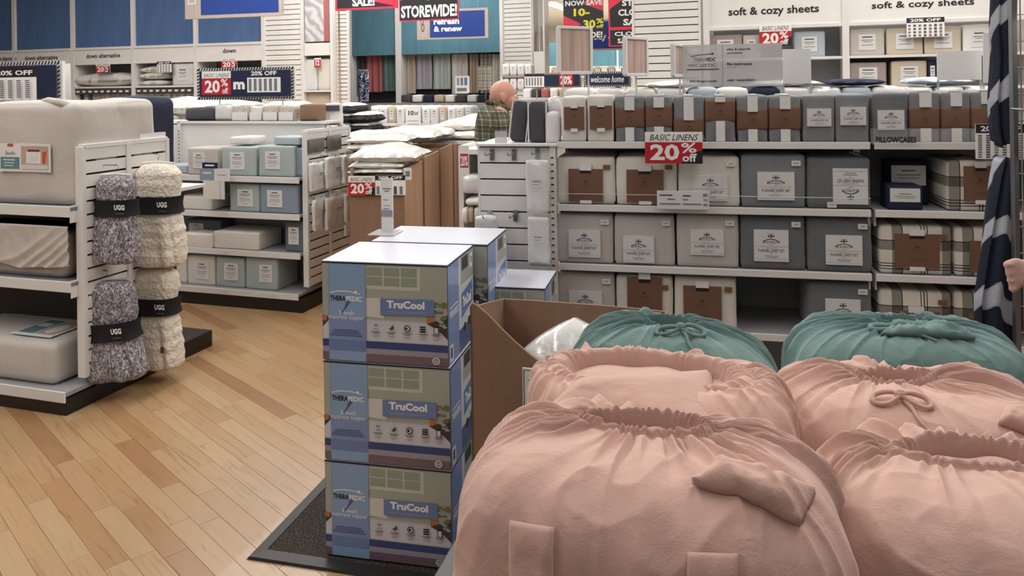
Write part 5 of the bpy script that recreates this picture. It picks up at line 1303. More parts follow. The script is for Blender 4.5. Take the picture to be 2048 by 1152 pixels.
# throws hanging from the end panel
def throw(rc, a_px, b, m, label, seed=0, th=.15, tilt=0.0, band=(.5, .72), bulge=.02, skirt=True):
    """folded throw on a hanger; rc in the photograph, b = distance out from the end panel"""
    ym = (rc[1] + rc[3]) / 2; xm = (rc[0] + rc[2]) / 2
    # the throw faces the aisle along the panel; its broad face looks at -A / camera side
    F = Frame(*L.w(b, a_px, 0)[:2], 8)
    b0, b1, z0, z1 = F.rect(*rc, 0); wd, h = b1 - b0, z1 - z0
    t = empty('hanging_throw', F.w((b0 + b1) / 2, 0, z0), F.rz, label, 'throw', 'folded throws on hangers')
    nu, nv = 96, 72
    U, V_ = np.meshgrid(np.linspace(0, 2 * PI, nu, endpoint=False), np.linspace(0, 1, nv)); ph, v = U.ravel(), V_.ravel()
    c, s = np.cos(ph), np.sin(ph)
    ex = .55
    cxs = np.sign(c) * np.abs(c) ** ex; cys = np.sign(s) * np.abs(s) ** .8
    capt = np.clip((1 - v) / .10, 0, 1) ** .5; capb = np.clip(v / .05, 0, 1) ** .5
    waist = 1 - .13 * np.exp(-((v - (band[0] + band[1]) / 2) / .10) ** 2)
    below = np.clip((band[0] - v) / band[0], 0, 1)
    wid = wd / 2 * (.86 + .16 * np.sin(np.clip(below * 1.9, 0, PI * .75))) * waist * (.55 + .45 * capt) * (.8 + .2 * capb)
    dep = th / 2 * waist * (.5 + .5 * capt) * (.7 + .3 * capb) * (1 + .15 * below)
    folds = .030 * below ** .6 * (np.abs(np.sin(c * 5.2 + v * 2.5 + seed)) ** .7 - .55) * np.clip(-s * 3, 0, 1)
    x = cxs * wid; y = cys * (dep + folds)
    p = np.stack([x, y, v * h], 1)
    nn = nz(p, seed, 60, 3) * .002 + nz(p, seed + 5, 10) * .006
    if m == 'knit_cream':
        nn = nn + .004 * np.sin(x * 150) * np.sin(v * h * 95 + np.sin(x * 150) * 1.2)
    rr = np.stack([c, s, c * 0], 1)
    p = p + rr * nn[:, None]
    Fs = [tuple(f) for f in grid_faces(nu, nv, True)]
    Fs.append(tuple(reversed(range(nu)))); Fs.append(tuple(nu * (nv - 1) + i for i in range(nu)))
    obj('folded_cloth', mesh('throw', p, Fs, True), m, t)
    # band
    zb0, zb1 = band[0] * h, band[1] * h
    nb = 64
    V2 = []; F2 = []
    for j, zz in enumerate(np.linspace(zb0, zb1, 5)):
        for i in range(nb):
            a_ = 2 * PI * i / nb; c_, s_ = math.cos(a_), math.sin(a_)
            wv = 1 - .13 * math.exp(-((zz / h - (band[0] + band[1]) / 2) / .10) ** 2)
            X = math.copysign(abs(c_) ** ex, c_) * (wd / 2 * .93 * wv + .010); Y = math.copysign(abs(s_) ** .8, s_) * (th / 2 * wv + .016)
            V2.append((X, Y, zz))
    V2a = np.array(V2); V2b = V2a * np.array([.97, .97, 1])
    F2 = np.vstack([grid_faces(nb, 5, True), grid_faces(nb, 5, True)[:, ::-1] + len(V2a)])
    bd = obj('band', mesh('band', np.vstack([V2a, V2b]), F2, True), 'black_cloth', t)
    y = -(th / 2 * .88 + .0175)
    lh = (zb1 - zb0)
    wv = .87
    yb = -(th / 2 * wv + .018)
    u_ = wd / 2
    prt('lettering', bd, [('t', 'UGG', .0, .42, 1, .8, 'sign_white', .045), ('r', .15, .16, .95, .2, 'ink_soft')], u_ * .34, u_ * .34 + .060, zb0 + lh * .08, zb0 + lh * .92, yb - .008, .0006)
    # hanger
    hg = MB().tube([(-wd * .36, 0, h + .004), (0, 0, h + .012), (wd * .36, 0, h + .004)], .006, 8).build('hanger', 'card_white', t, smooth=True)
    tubeo('hanger_hook', [(0, 0, h + .01), (.0, 0, h + .035), (.012, 0, h + .05), (.0, 0, h + .062), (-.012, 0, h + .052)], .0022, 'steel', hg, 6)
    if tilt: t.rotation_euler[1] = tilt
    tubeo('peg_hook', [(.0, .0, h + .058), (-b * math.cos(math.radians(9.7)), b * math.sin(math.radians(9.7)) * 1.0, h + .058)], .003, 'steel', t, 6)
    return t, wd, h
am = (a0 + a1) / 2
def two(*a, **k): return throw(*a, **k)
throw((193, 352, 276, 524), a0 + .14, .14, 'chenille', 'grey chenille throw with black band, upper one, nearest the panel front edge', 1, .13, 0, (.55, .74))
t, wd, h = throw((270, 328, 366, 529), a0 + .44, .22, 'knit_cream', 'cream knit throw with black band, upper right of the end panel', 2, .16, 0, (.52, .69))
t4, wd, h = throw((176, 562, 292, 757), a0 + .14, .15, 'chenille', 'grey chenille throw with tilted black band, lower one nearest the floor', 3, .15, -.10, (.42, .60))
t5, wd, h = throw((266, 536, 361, 732), a0 + .44, .22, 'knit_cream', 'cream knit throw with black band, lower right of the end panel', 4, .16, 0, (.55, .72))
for t_ in (t5,):
    cbox('leather_tab', t_, wd * .30, wd * .36, -.105, -.098, h * .20, h * .26, 'brown_print')

for k, (rc, m) in enumerate((((292, 264, 304, 308), 'black_cloth'), ((305, 262, 319, 316), 'card_white'))):
    hang_pack(M_, rc, .12 - .02 * k, .03, m, ['slim black pack hanging left of the middle gondola header panel', 'slim white pack hanging left of the middle gondola header panel'][k], 'slim hanging packs', k)

# ================================================================== PILLOW BINS IN THE MIDDLE
c = P(808, 338, 5.0); BN = Frame(c.x, c.y, 6)
ztop = c.z
for i in range(4):
    a = i * .60
    r = empty('cardboard_bin', BN.w(-.18, a, 0), BN.rz, 'tall open cardboard pillow bin, %s in the row going back' % ORD[i], 'bin', 'cardboard pillow bins')
    h = ztop + [-.0, .02, .03, .02][i]
    cbox('front_panel', r, -.185, .18, 0, .012, 0, h - .06 * (i == 0), 'cardboard', .002)
    cbox('rear_panel', r, -.185, .18, .53, .542, 0, h, 'cardboard', .002)
    cbox('side_panel', r, .168, .18, .012, .53, 0, h, 'cardboard_lit_tan', .002)  # paler than the front: light falling on this side is put into its colour
    cbox('side_panel', r, -.185, -.173, .012, .53, 0, h, 'cardboard_lit_tan', .002)
    cbox('inner_tray', r, -.17, .165, .014, .528, h - .32, h - .31, 'cardboard')
for k, (x0, y0, x1, y1, a, d, seed) in enumerate(((694, 336, 806, 352, .03, .46, 1), (696, 322, 806, 342, .04, .46, 2), (697, 294, 832, 332, .03, .50, 3), (690, 285, 800, 306, .62, .44, 4), (690, 268, 815, 292, .62, .46, 5),
                                                  (680, 262, 800, 284, 1.2, .44, 6), (740, 256, 870, 290, 1.22, .48, 7), (800, 254, 900, 280, 1.8, .44, 8))):
    o = pill(BN, (x0, y0, x1, y1), a, d, 'pillow_poly', 'white bagged bed pillow, %s counted from the lowest front one in the cardboard bins' % ORD[k], 'bagged_pillow', 'pillow', 'pillows in the cardboard bins', seed, wr=.012)
sign(BN, (697, 352, 750, 391), -.012, sale_art(), 'red twenty percent sign taped on the front cardboard bin')
sign(BN, (751, 350, 811, 390), -.012, table_art(5, 1), 'black headed twenty percent table sign on the front cardboard bin')
s_ = sign(BN, (808, 336, 823, 360), -.005, [('r', .2, .3, .8, .75, 'ink_soft')], 'small white printed label on the bin corner', 'bin_label', 'label', m='card_white')
# pillow table behind, right
c = P(900, 262, 7.0); PT = Frame(c.x, c.y, 17.7)
fx, zs = fixture(PT, 838, 972, 278, 0, .7, 'low white pillow table behind the man', 1, 'pillow_table')
for k, (x0, y0, x1, y1, a, sd) in enumerate(((836, 250, 900, 276, .05, 11), (880, 236, 958, 264, .1, 12), (860, 246, 915, 270, .3, 13), (900, 262, 960, 280, .02, 14), (905, 232, 970, 262, .3, 15))):
    o = pill(PT, (x0, y0, x1, y1), a, .4, 'pillow_poly', 'puffy white pillow heaped left of the man, %s from the left front' % ORD[k], 'bed_pillow', 'pillow', 'pillows heaped beside the man', sd, wr=.014)
# narrow white rack with bagged goods left of the wing panel
c = P(940, 300, 4.6); NR = Frame(c.x, c.y, 12)
fx, zs = fixture(NR, 921, 990, 292, 0, .35, 'narrow white rack of bagged goods between the bins and the wing panel', 3, 'narrow_rack')
for k, (x0, y0, x1, y1, m) in enumerate(((924, 352, 956, 388, 'bag_film'), (930, 398, 962, 412, 'white_fab'), (922, 418, 935, 448, 'white_fab'), (936, 416, 946, 446, 'tan_cloth'), (947, 416, 958, 446, 'offwhite_cloth'))):
    simple_pack(NR, (x0, y0, x1, y1), -.04, .2, m, '%s bagged textile counted down the narrow white rack' % ORD[k], 'bagged_textile', card=False, n=6)
sign(NR, (920, 291, 938, 350), -.1, [('r', 0, 0, 1, 1, 'card_white'), ('r', .05, .25, .95, .72, 'red'), ('t', '20%', .12, .3, .88, .66, 'sign_white', .03)], 'narrow upright sign with red twenty percent block beside the bins')

# ================================================================== THE MAN
def skin_body(verts, edges, name, m, parent=None, voxel=.012, extra=None, sub=2, smooth=4, root=0):
    """one continuous surface grown round a skeleton of joints with radii"""
    bm = bmesh.new()
    R2 = lambda r_: r_ if isinstance(r_, tuple) else (r_, r_)
    def ball(c, r_):
        rx, ry = R2(r_)
        ret = bmesh.ops.create_icosphere(bm, subdivisions=3, radius=1)
        rz = (rx + ry) / 2 if rx < .1 else min(rx, ry) * .6
        for v in ret['verts']: v.co = Vector((c[0] + v.co.x * rx, c[1] + v.co.y * ry, c[2] + v.co.z * rz))
    for v in verts: ball(v, v[3])
    for i, j in edges:
        A_, B_ = Vector(verts[i][:3]), Vector(verts[j][:3]); ra, rb = R2(verts[i][3]), R2(verts[j][3])
        t_ = (B_ - A_).normalized()
        x = Vector((1, 0, 0)) if abs(t_.x) < .8 else Vector((0, 0, 1))
        y = t_.cross(x).normalized(); x = y.cross(t_).normalized()
        if abs(t_.z) > .8 and y.y < 0: y = -y
        rows = []
        for k in range(7):
            f = k / 6; c_ = A_.lerp(B_, f); r0 = ra[0] + (rb[0] - ra[0]) * f; r1 = ra[1] + (rb[1] - ra[1]) * f
            rows.append([bm.verts.new(c_ + x * math.cos(q * PI / 10) * r0 + y * math.sin(q * PI / 10) * r1) for q in range(20)])
        for k in range(6):
            for q in range(20):
                bm.faces.new((rows[k][q], rows[k][(q + 1) % 20], rows[k + 1][(q + 1) % 20], rows[k + 1][q]))
        bm.faces.new(rows[0][::-1]); bm.faces.new(rows[-1])
    for (cx, cy, cz, rx, ry, rz) in (extra or []):
        ret = bmesh.ops.create_icosphere(bm, subdivisions=4, radius=1)
        for v in ret['verts']: v.co = Vector((cx + v.co.x * rx, cy + v.co.y * ry, cz + v.co.z * rz))
    bmesh.ops.recalc_face_normals(bm, faces=bm.faces[:])
    me = bpy.data.meshes.new(name); bm.to_mesh(me); bm.free()
    o = bpy.data.objects.new(name, me); COL.objects.link(o)
    rm = o.modifiers.new('r', 'REMESH'); rm.mode = 'VOXEL'; rm.voxel_size = voxel
    sm = o.modifiers.new('m', 'SMOOTH'); sm.iterations = smooth; sm.factor = .6
    dg = bpy.context.evaluated_depsgraph_get()
    m3 = bpy.data.meshes.new_from_object(o.evaluated_get(dg)); o.modifiers.clear(); o.data = m3
    m3.polygons.foreach_set('use_smooth', [True] * len(m3.polygons))
    m3.materials.clear(); m3.materials.append(MT[m])
    if parent: o.parent = parent
    return o
# local: faces +X, z up, feet at 0
mp = P(986, 195, 6.0)
man = empty('person', (mp.x + .01, 6.0, 0), math.radians(14), 'bald man in green and brown plaid shirt facing right behind the gondola', 'person')
HS = .98
hz = mp.z + .012      # centre of the skull
sk = [(0, 0, .98, .13), (.0, 0, 1.14, .13), (.0, 0, 1.30, .14), (.01, 0, 1.42, .10), (.035, 0, 1.50, .060), (.06, 0, hz - .03, .062)]
ed = [(0, 1), (1, 2), (2, 3), (3, 4), (4, 5)]
for s in (-1, 1):
    n = len(sk); sk += [(0, s * .18, 1.40, .058), (.03, s * .24, 1.12, .044), (.26, s * .20, 1.02, .036), (.34, s * .19, 1.00, .026), (.40, s * .185, .985, .03)]
    ed += [(3, n), (n, n + 1), (n + 1, n + 2), (n + 2, n + 3), (n + 3, n + 4)]
    n = len(sk); sk += [(0, s * .10, .92, .09), (.02, s * .11, .50, .06), (-.02, s * .12, .09, .042), (.06, s * .12, .04, .04), (.15, s * .13, .03, .03)]
    ed += [(0, n), (n, n + 1), (n + 1, n + 2), (n + 2, n + 3), (n + 3, n + 4)]
    # fingers and thumb
    for q, (dy, L_, dz) in enumerate(((-.030, .070, -.012), (-.010, .082, -.008), (.010, .076, -.010), (.028, .058, -.016))):
        n0 = len(sk); sk += [(.43, s * .185 + dy, .985, .010), (.43 + L_ * .55, s * .185 + dy * 1.1, .985 + dz, .009), (.43 + L_, s * .185 + dy * 1.1, .975 + dz * 2.4, .008)]
        ed += [(n - 1, n0), (n0, n0 + 1), (n0 + 1, n0 + 2)]
    n0 = len(sk); sk += [(.40, s * .185 - s * .035, .985, .012), (.44, s * .185 - s * .058, .975, .010)]
    ed += [(n - 1, n0), (n0, n0 + 1)]
hx = .075
extra = [(hx - .012, 0, hz + .022, .098, .077, .098), (hx + .028, 0, hz - .025, .070, .062, .088), (hx + .045, 0, hz - .088, .045, .045, .030), (hx - .045, 0, hz - .045, .05, .058, .06),
         (hx + .082, 0, hz + .018, .020, .046, .014), (hx + .100, 0, hz - .022, .022, .013, .024), (hx + .108, 0, hz - .032, .014, .015, .011),
         (hx + .084, 0, hz - .066, .014, .026, .008), (hx + .082, 0, hz - .080, .014, .024, .008), (hx + .074, 0, hz - .106, .020, .024, .016),
         (hx + .055, .040, hz - .035, .034, .024, .030), (hx + .055, -.040, hz - .035, .034, .024, .030),
         (hx - .022, .078, hz - .015, .020, .008, .034), (hx - .022, -.078, hz - .015, .020, .008, .034), (hx - .026, -.083, hz + .002, .016, .007, .017), (hx - .020, -.079, hz - .042, .010, .007, .012)]
body = skin_body(sk, ed, 'body', 'skin', man, .0075, extra, 2, 3)
for s in (-1, 1):
    bm = bmesh.new(); bmesh.ops.create_uvsphere(bm, u_segments=12, v_segments=8, radius=.0125)
    me = bpy.data.meshes.new('eye'); bm.to_mesh(me); bm.free()
    obj('eye', me, 'sign_white', man, (hx + .083, s * .030, hz - .002))
    cbox('eyebrow', man, hx + .094, hx + .104, s * .032 - .017, s * .032 + .017, hz + .022, hz + .030, 'hair_grey', .002)
# ring of cropped hair low at the back
# shirt
sh = [(0, 0, .86, (.150, .185)), (.0, 0, 1.04, (.160, .190)), (-.005, 0, 1.22, (.158, .195)), (-.01, 0, 1.36, (.140, .180)), (.02, 0, 1.465, (.088, .09))]
she = [(0, 1), (1, 2), (2, 3), (3, 4)]
for s in (-1, 1):
    n = len(sh); sh += [(-.01, s * .16, 1.385, .086), (-.0, s * .215, 1.34, .078), (.03, s * .255, 1.12, .064), (.24, s * .205, 1.03, .052)]
    she += [(3, n), (n, n + 1), (n + 1, n + 2), (n + 2, n + 3)]
shirt = skin_body(sh, she, 'shirt', 'plaid_shirt', man, .012, None, 2, 4)
tubeo('collar', [(.02 + .085 * math.cos(a), .082 * math.sin(a), 1.495 - .030 * math.cos(a)) for a in [i * PI / 8 for i in range(-7, 8)]], .020, 'plaid_shirt', shirt, 10)
tr = [(0, 0, .92, .155), (0, 0, .84, .14)]; tre = [(0, 1)]
for s in (-1, 1):
    n = len(tr); tr += [(0, s * .10, .78, .11), (.02, s * .11, .48, .08), (-.02, s * .12, .10, .075)]; tre += [(1, n), (n, n + 1), (n + 1, n + 2)]
skin_body(tr, tre, 'trousers', 'jeans', man, .016, None, 2, 4)
for s in (-1, 1): obj('shoe', soft_box(.29, .11, .10, .04, .004, .001, 1, 10), 'shoe', man, (.06, s * .125, 0))

# ================================================================== BOX STACKS
c = P(652, 1115, 2.70); K = Frame(c.x, c.y, 12.2)
BW = K.hit(905, 1145, 0)[0]; BH = (K.hit(645, 521, 0)[1]) / 3
BD = K.hit(947, 499, 0)[0]
aa, zz = K.hitb(947, 499, BW); BD = aa
def topper_art(tear=False):
    it = [('r', 0, .40, 1, 1, 'bx_sage'), ('r', 0, 0, 1, .44, 'bx_bed'), ('r', .20, .75, .79, .985, 'bx_frame'), ('r', .23, .79, .335, .975, 'bx_pane')]
    for i in range(3):
        for j in range(2):
            it.append(('r', .365 + i * .137, .785 + j * .10, .49 + i * .137, .875 + j * .10, 'bx_pane'))
    it += [('p', [(.345, .47), (.50, .45), (.51, .62), (.47, .66), (.35, .655)], 'bx_pillow'), ('r', .48, .485, .50, .64, 'bx_dark'), ('p', [(.0, .34), (.07, .44), (.0, .46)], 'bx_dark'), ('e', .015, .43, .022, .03, 'bx_orange'),
           ('p', [(.84, .50), (.90, .50), (.90, .44), (.84, .42)], 'bx_orange'), ('p', [(.84, .42), (.93, .36), (1, .27), (1, .52), (.92, .46)], 'bx_dark')]
    rs = random.Random(3)
    for i in range(26):
        x, y = .945 + rs.uniform(-.05, .045), .50 + rs.uniform(-.13, .14)
        it.append(('e', x, y, .018 + .008 * rs.random(), .012, 'bx_leaf' if i % 3 else 'bx_sage'))
    it += [('r', 0, .14, 1, .215, 'bx_navy'), ('r', 0, .085, 1, .14, 'bx_lilac'), ('r', 0, 0, 1, .085, 'bx_plum'),
           ('r', .055, 0, .355, 1, 'bx_band'), ('r', .055, .14, .355, .45, 'bx_band2'), ('r', .055, .10, .355, .215, 'bx_label'), ('r', .052, 0, .056, 1, 'bx_band2'),
           ('p', [(.14, .48), (.24, .62), (.20, .62), (.17, .5)], 'bx_side'),
           ('t', 'THERA', .065, .615, .195, .668, 'ink', .04), ('t', 'PEDIC', .197, .615, .325, .668, 'sign_white', .03),
           ('p', [(.065, .69), (.13, .712), (.22, .712), (.31, .69), (.31, .697), (.22, .722), (.13, .722), (.065, .70)], 'sign_white'), ('e', .275, .712, .012, .014, 'sign_white'),
           ('t', '3 inch', .135, .475, .26, .515, 'sign_white', .01), ('t', 'mattress topper', .05, .415, .34, .462, 'sign_white', .0)]
    for j in range(4): it.append(('r', .06 + .01 * j, .255 + .019 * j, .33 - .012 * j, .262 + .019 * j, 'bx_navy'))
    it += [('p', [(.475, .49), (.90, .505), (.90, .665), (.475, .655)], 'bx_label'), ('t', 'TruCool', .525, .565, .825, .645, 'sign_white', .045), ('r', .525, .525, .83, .533, 'bx_lilac'), ('r', .36, .435, .84, .44, 'bx_lilac')]
    for i, x in enumerate((.435, .56, .685, .81, .915)):
        y = .365
        if i == 0:
            for q in range(6):
                a = q * PI / 3; ca, sa = math.cos(a) * .026, math.sin(a) * .034
                it.append(('p', [(x + ca * .3 - sa * .1, y + sa * .3), (x + ca, y + sa), (x + ca + .006, y + sa), (x + ca * .3 + .006, y + sa * .3)], 'ink'))
        elif i == 1: it += [('p', [(x - .022, y - .01), (x + .005, y - .028), (x + .024, y), (x + .01, y + .03), (x - .004, y)], 'ink_mid')]
        elif i == 2: it += [('e', x, y, .026, .034, 'ink'), ('e', x, y, .019, .025, 'bx_bed'), ('e', x - .005, y, .010, .016, 'ink')]
        elif i == 3: it += [('r', x - .024, y - .03, x + .022, y - .014, 'ink'), ('r', x - .024, y - .006, x + .022, y + .01, 'ink'), ('r', x - .024, y + .018, x + .022, y + .032, 'ink')]
        else: it += [('r', x - .02, y - .04, x + .02, y + .03, 'ink'), ('r', x - .014, y - .034, x + .014, y + .024, 'bx_bed')]
        it += [('r', x - .036, .312, x + .036, .319, 'ink_mid'), ('r', x - .024, .298, x + .024, .304, 'ink_mid'), ('r', x - .03, .275, x + .03, .279, 'ink_soft'), ('r', x - .02, .262, x + .02, .266, 'ink_soft')]
    it += [('e', .912, .055, .030, .036, 'sign_white'), ('e', .912, .055, .025, .030, 'bx_lilac'), ('t', 'cool', .893, .047, .931, .063, 'sign_white')]
    return it
SIDE = [('r', 0, 0, 1, 1, 'bx_bed'), ('r', 0, 0, 1, .24, 'bx_side'), ('r', .0, 0, .40, 1, 'bx_band2'), ('r', .48, .70, 1, 1, 'bx_sage'), ('r', .52, .84, .78, .98, 'bx_dark'), ('r', .86, .80, .97, .96, 'card_white'), ('t', 'TRU', .88, .85, .96, .92, 'ink', .02),
        ('p', [(.5, .34), (.95, .42), (.95, .66), (.5, .60)], 'bx_label'), ('t', 'TruCool', .55, .44, .90, .56, 'sign_white', .04), ('t', 'THERAPEDIC', .04, .46, .38, .53, 'sign_white', .02), ('r', .06, .56, .36, .57, 'sign_white'),
        ('r', .04, .02, .16, .19, 'paper'), ('r', .07, .05, .13, .16, 'bx_dark'), ('e', .80, .24, .05, .05, 'bx_dark'), ('e', .62, .22, .05, .05, 'bx_dark')]
FA = topper_art()
def topper_box(F, b0, b1, a0, a1, z0, z1, label, group='mattress topper boxes', side=True):
    wd, d, h = b1 - b0, a1 - a0, z1 - z0
    t = empty('topper_box', F.w((b0 + b1) / 2, (a0 + a1) / 2, z0), F.rz, label, 'box', group)
    cbox('carton', t, -wd / 2, wd / 2, -d / 2, d / 2, .003, h - .002, 'bx_side', .002)
    prt('front_print', t, FA, -wd / 2 + .002, wd / 2 - .002, .004, h - .008, -d / 2, .00025)
    prt_s = obj('side_print', art(SIDE, d - .004, h - .012, .00025), None, t, (wd / 2, -d / 2 + .002, .004), (0, 0, PI / 2))
    cbox('top_flap', t, -wd / 2 - .001, wd / 2 + .001, -d / 2 - .002, d / 2 + .001, h - .006, h - .003, 'bx_edge')
    cbox('top_flap', t, -wd / 2 + .001, wd / 2 - .001, -d / 2 + .001, d / 2 - .001, h - .003, h, 'bx_top')
    return t
for k in range(3):
    topper_box(K, [0, .001, -.001][k], BW + [0, .001, -.003][k], 0, BD, k * BH + .014 * (k == 0), (k + 1) * BH, 'blue and green mattress topper box, %s of the front stack of three' % ['bottom', 'middle', 'top'][k])
a2 = BD + .02
zt2_ = 3 * BH
b20 = K.hit(743, 490, a2 + .05)[0]; b21 = K.hit(975, 500, a2)[0]
for k in range(3):
    topper_box(K, b21 - BW - .01, b21, a2, a2 + BD, k * BH + .014 * (k == 0), (k + 1) * BH, 'blue and green mattress topper box, %s of the stack right behind the front stack' % ['bottom', 'middle', 'top'][k])
c = P(1090, 577, 3.0); K3 = Frame(c.x, c.y, 12.2)
w3 = .36
for k in range(2):
    t = topper_box(K3, -w3, 0, 0, .29, k * c.z / 2 + .014 * (k == 0), (k + 1) * c.z / 2, 'mattress topper box standing beyond the cardboard bin, %s one' % ['lower', 'upper'][k])
# clear sign standing on second stack
b0, b1, z0, z1 = K.rect(763, 357, 786, 472, a2 + .16)
t = empty('sign_stand', K.w((b0 + b1) / 2, a2 + .16, zt2_ + .001), K.rz, 'tall narrow clear sign stand on top of the second box stack', 'sign holder')
hh = K.hit(775, 357, a2 + .16)[1] - zt2_
cbox('base', t, -.06, .05, -.07, .05, 0, .006, 'acrylic', .002)
cbox('sheet', t, -(b1 - b0) / 2, (b1 - b0) / 2, -.003, .003, .006, hh, 'card_white')
prt('print', t, [('r', .15, .8, .85, .82, 'ink_soft'), ('r', .3, .76, .7, .775, 'ink_mid'), ('r', .2, .6, .6, .612, 'ink_soft'), ('r', .2, .5, .8, .508, 'ink_soft'), ('r', .2, .44, .7, .45, 'ink_mid'), ('r', .0, .3, 1, .42, 'bx_lilac')], -(b1 - b0) / 2, (b1 - b0) / 2, 0, hh, -.004, .0004)

# mat
c = P(493, 1118, 2.70); MM = Frame(c.x, c.y, 14)
mt = empty('floor_mat', MM.w(0, 0, 0), MM.rz, 'dark entrance mat with black rubber border under the box stack', 'mat')
MW, MD = 1.5, .95
cbox('pile', mt, .045, MW - .045, .045, MD - .045, 0, .010, 'mat_pile')
q = [(0, 0), (MW, 0), (MW, MD), (0, MD)]; qi = [(.05, .05), (MW - .05, .05), (MW - .05, MD - .05), (.05, MD - .05)]
V = [(x, y, .0005) for x, y in q] + [(x, y, .012) for x, y in qi] + [(x * .99 + MW * .005, y * .99 + MD * .005, .009) for x, y in q]
Fq = []
for i in range(4):
    j = (i + 1) % 4
    Fq += [(i, j, 8 + j, 8 + i), (8 + i, 8 + j, 4 + j, 4 + i)]
obj('rubber_border', mesh('bd', V, Fq), 'rubber', mt)

# ================================================================== CARDBOARD BIN WITH BAGGED PILLOW
c = P(940, 612, 2.30); CB = Frame(c.x, c.y, 17.7)
r = empty('cardboard_bin', CB.w(0, 0, 0), CB.rz, 'open cardboard display bin with swooping cut front beside the box stack', 'bin')
zA = c.z; zB = CB.hitb(1003, 598, 0)[1]; dB = CB.hitb(1003, 598, .0)[0]; dB = max(.24, min(dB, .34))
zB = CB.hit(1003, 598, dB)[1]
def panel(name, pts_bottom_top, thick, m='cardboard'):
    """upright panel from a list of (b,a,ztop) along its run"""
    V = []; Fq = []
    n = len(pts_bottom_top)
    for i, (b_, a_, z_) in enumerate(pts_bottom_top):
        p0 = Vector(pts_bottom_top[max(i - 1, 0)][:2]); p1 = Vector(pts_bottom_top[min(i + 1, n - 1)][:2])
        t_ = (p1 - p0).normalized(); nn = Vector((-t_.y, t_.x)) * thick
        V += [(b_, a_, 0), (b_, a_, z_), (b_ + nn.x, a_ + nn.y, z_), (b_ + nn.x, a_ + nn.y, 0)]
    for i in range(n - 1):
        a_, b_ = i * 4, i * 4 + 4
        for k in range(4): Fq.append((a_ + k, b_ + k, b_ + (k + 1) % 4, a_ + (k + 1) % 4))
    Fq += [(3, 2, 1, 0), ((n - 1) * 4, (n - 1) * 4 + 1, (n - 1) * 4 + 2, (n - 1) * 4 + 3)]
    return obj(name, mesh('panel', V, Fq), m, r)
fr = []
for px, py in ((940, 614), (944, 606), (955, 612), (975, 629), (1000, 655), (1030, 684), (1060, 710), (1095, 735), (1130, 752), (1180, 768)):
    b_, z_ = CB.hit(px, py, 0); fr.append((b_, 0, z_))
fr.append((.66, 0, fr[-1][2] - .01))
panel('front_panel', fr, .008)
panel('side_panel', [(0, dB, zB), (0, dB * .5, (zA + zB) / 2 + .0), (0, 0.0, fr[0][2])], .008)
bk = []
for px, py in ((1003, 598), (1060, 601), (1130, 606), (1200, 611), (1270, 617), (1335, 624)):
    b_, z_ = CB.hit(px, py, dB); bk.append((b_, dB, z_))
bk[0] = (0, dB, zB)
panel('back_panel', bk, .008)
panel('side_panel', [(bk[-1][0], 0, bk[-1][2] - .1), (bk[-1][0], dB, bk[-1][2])], .008)
cbox('inner_tray', r, .01, bk[-1][0], .01, dB, .45, .46, 'cardboard')
pm_ = pillow_mesh(.42, .38, .17, 21, 44, 36, .012, .42, .42)
pm_.transform(Matrix.Rotation(math.radians(78), 4, 'X') @ Matrix.Rotation(math.radians(40), 4, 'Z') @ Matrix.Translation((0, 0, -.08)))
o = obj('bagged_pillow', pm_, 'bag_film', None, (0, 0, 0), (0, 0, CB.rz))
b1_, z1_ = CB.hit(1136, 632, .16)
o.location = CB.w(b1_ - .02, .17, z1_ - .228)
tag(o, 'white pillow in glossy clear bag poking corner-up from the cardboard bin', 'pillow')
b0, b1, z0, z1 = CB.rect(1046, 738, 1108, 832, -.012)
s_ = fbox('bin_sign', CB, b0, b1, -.016, -.010, z0, z1, 'card_white'); tag(s_, 'white cool lettered sign with black border on the cardboard bin front', 'sign')
prt('print', s_, [('r', .04, .03, .96, .97, 'ink'), ('r', .07, .045, .93, .955, 'card_white'), ('t', 'coolest', .18, .72, .84, .80, 'ink', .02), ('r', .2, .6, .8, .61, 'ink_soft')], -(b1 - b0) / 2, (b1 - b0) / 2, 0, z1 - z0, -.0035, .0004)

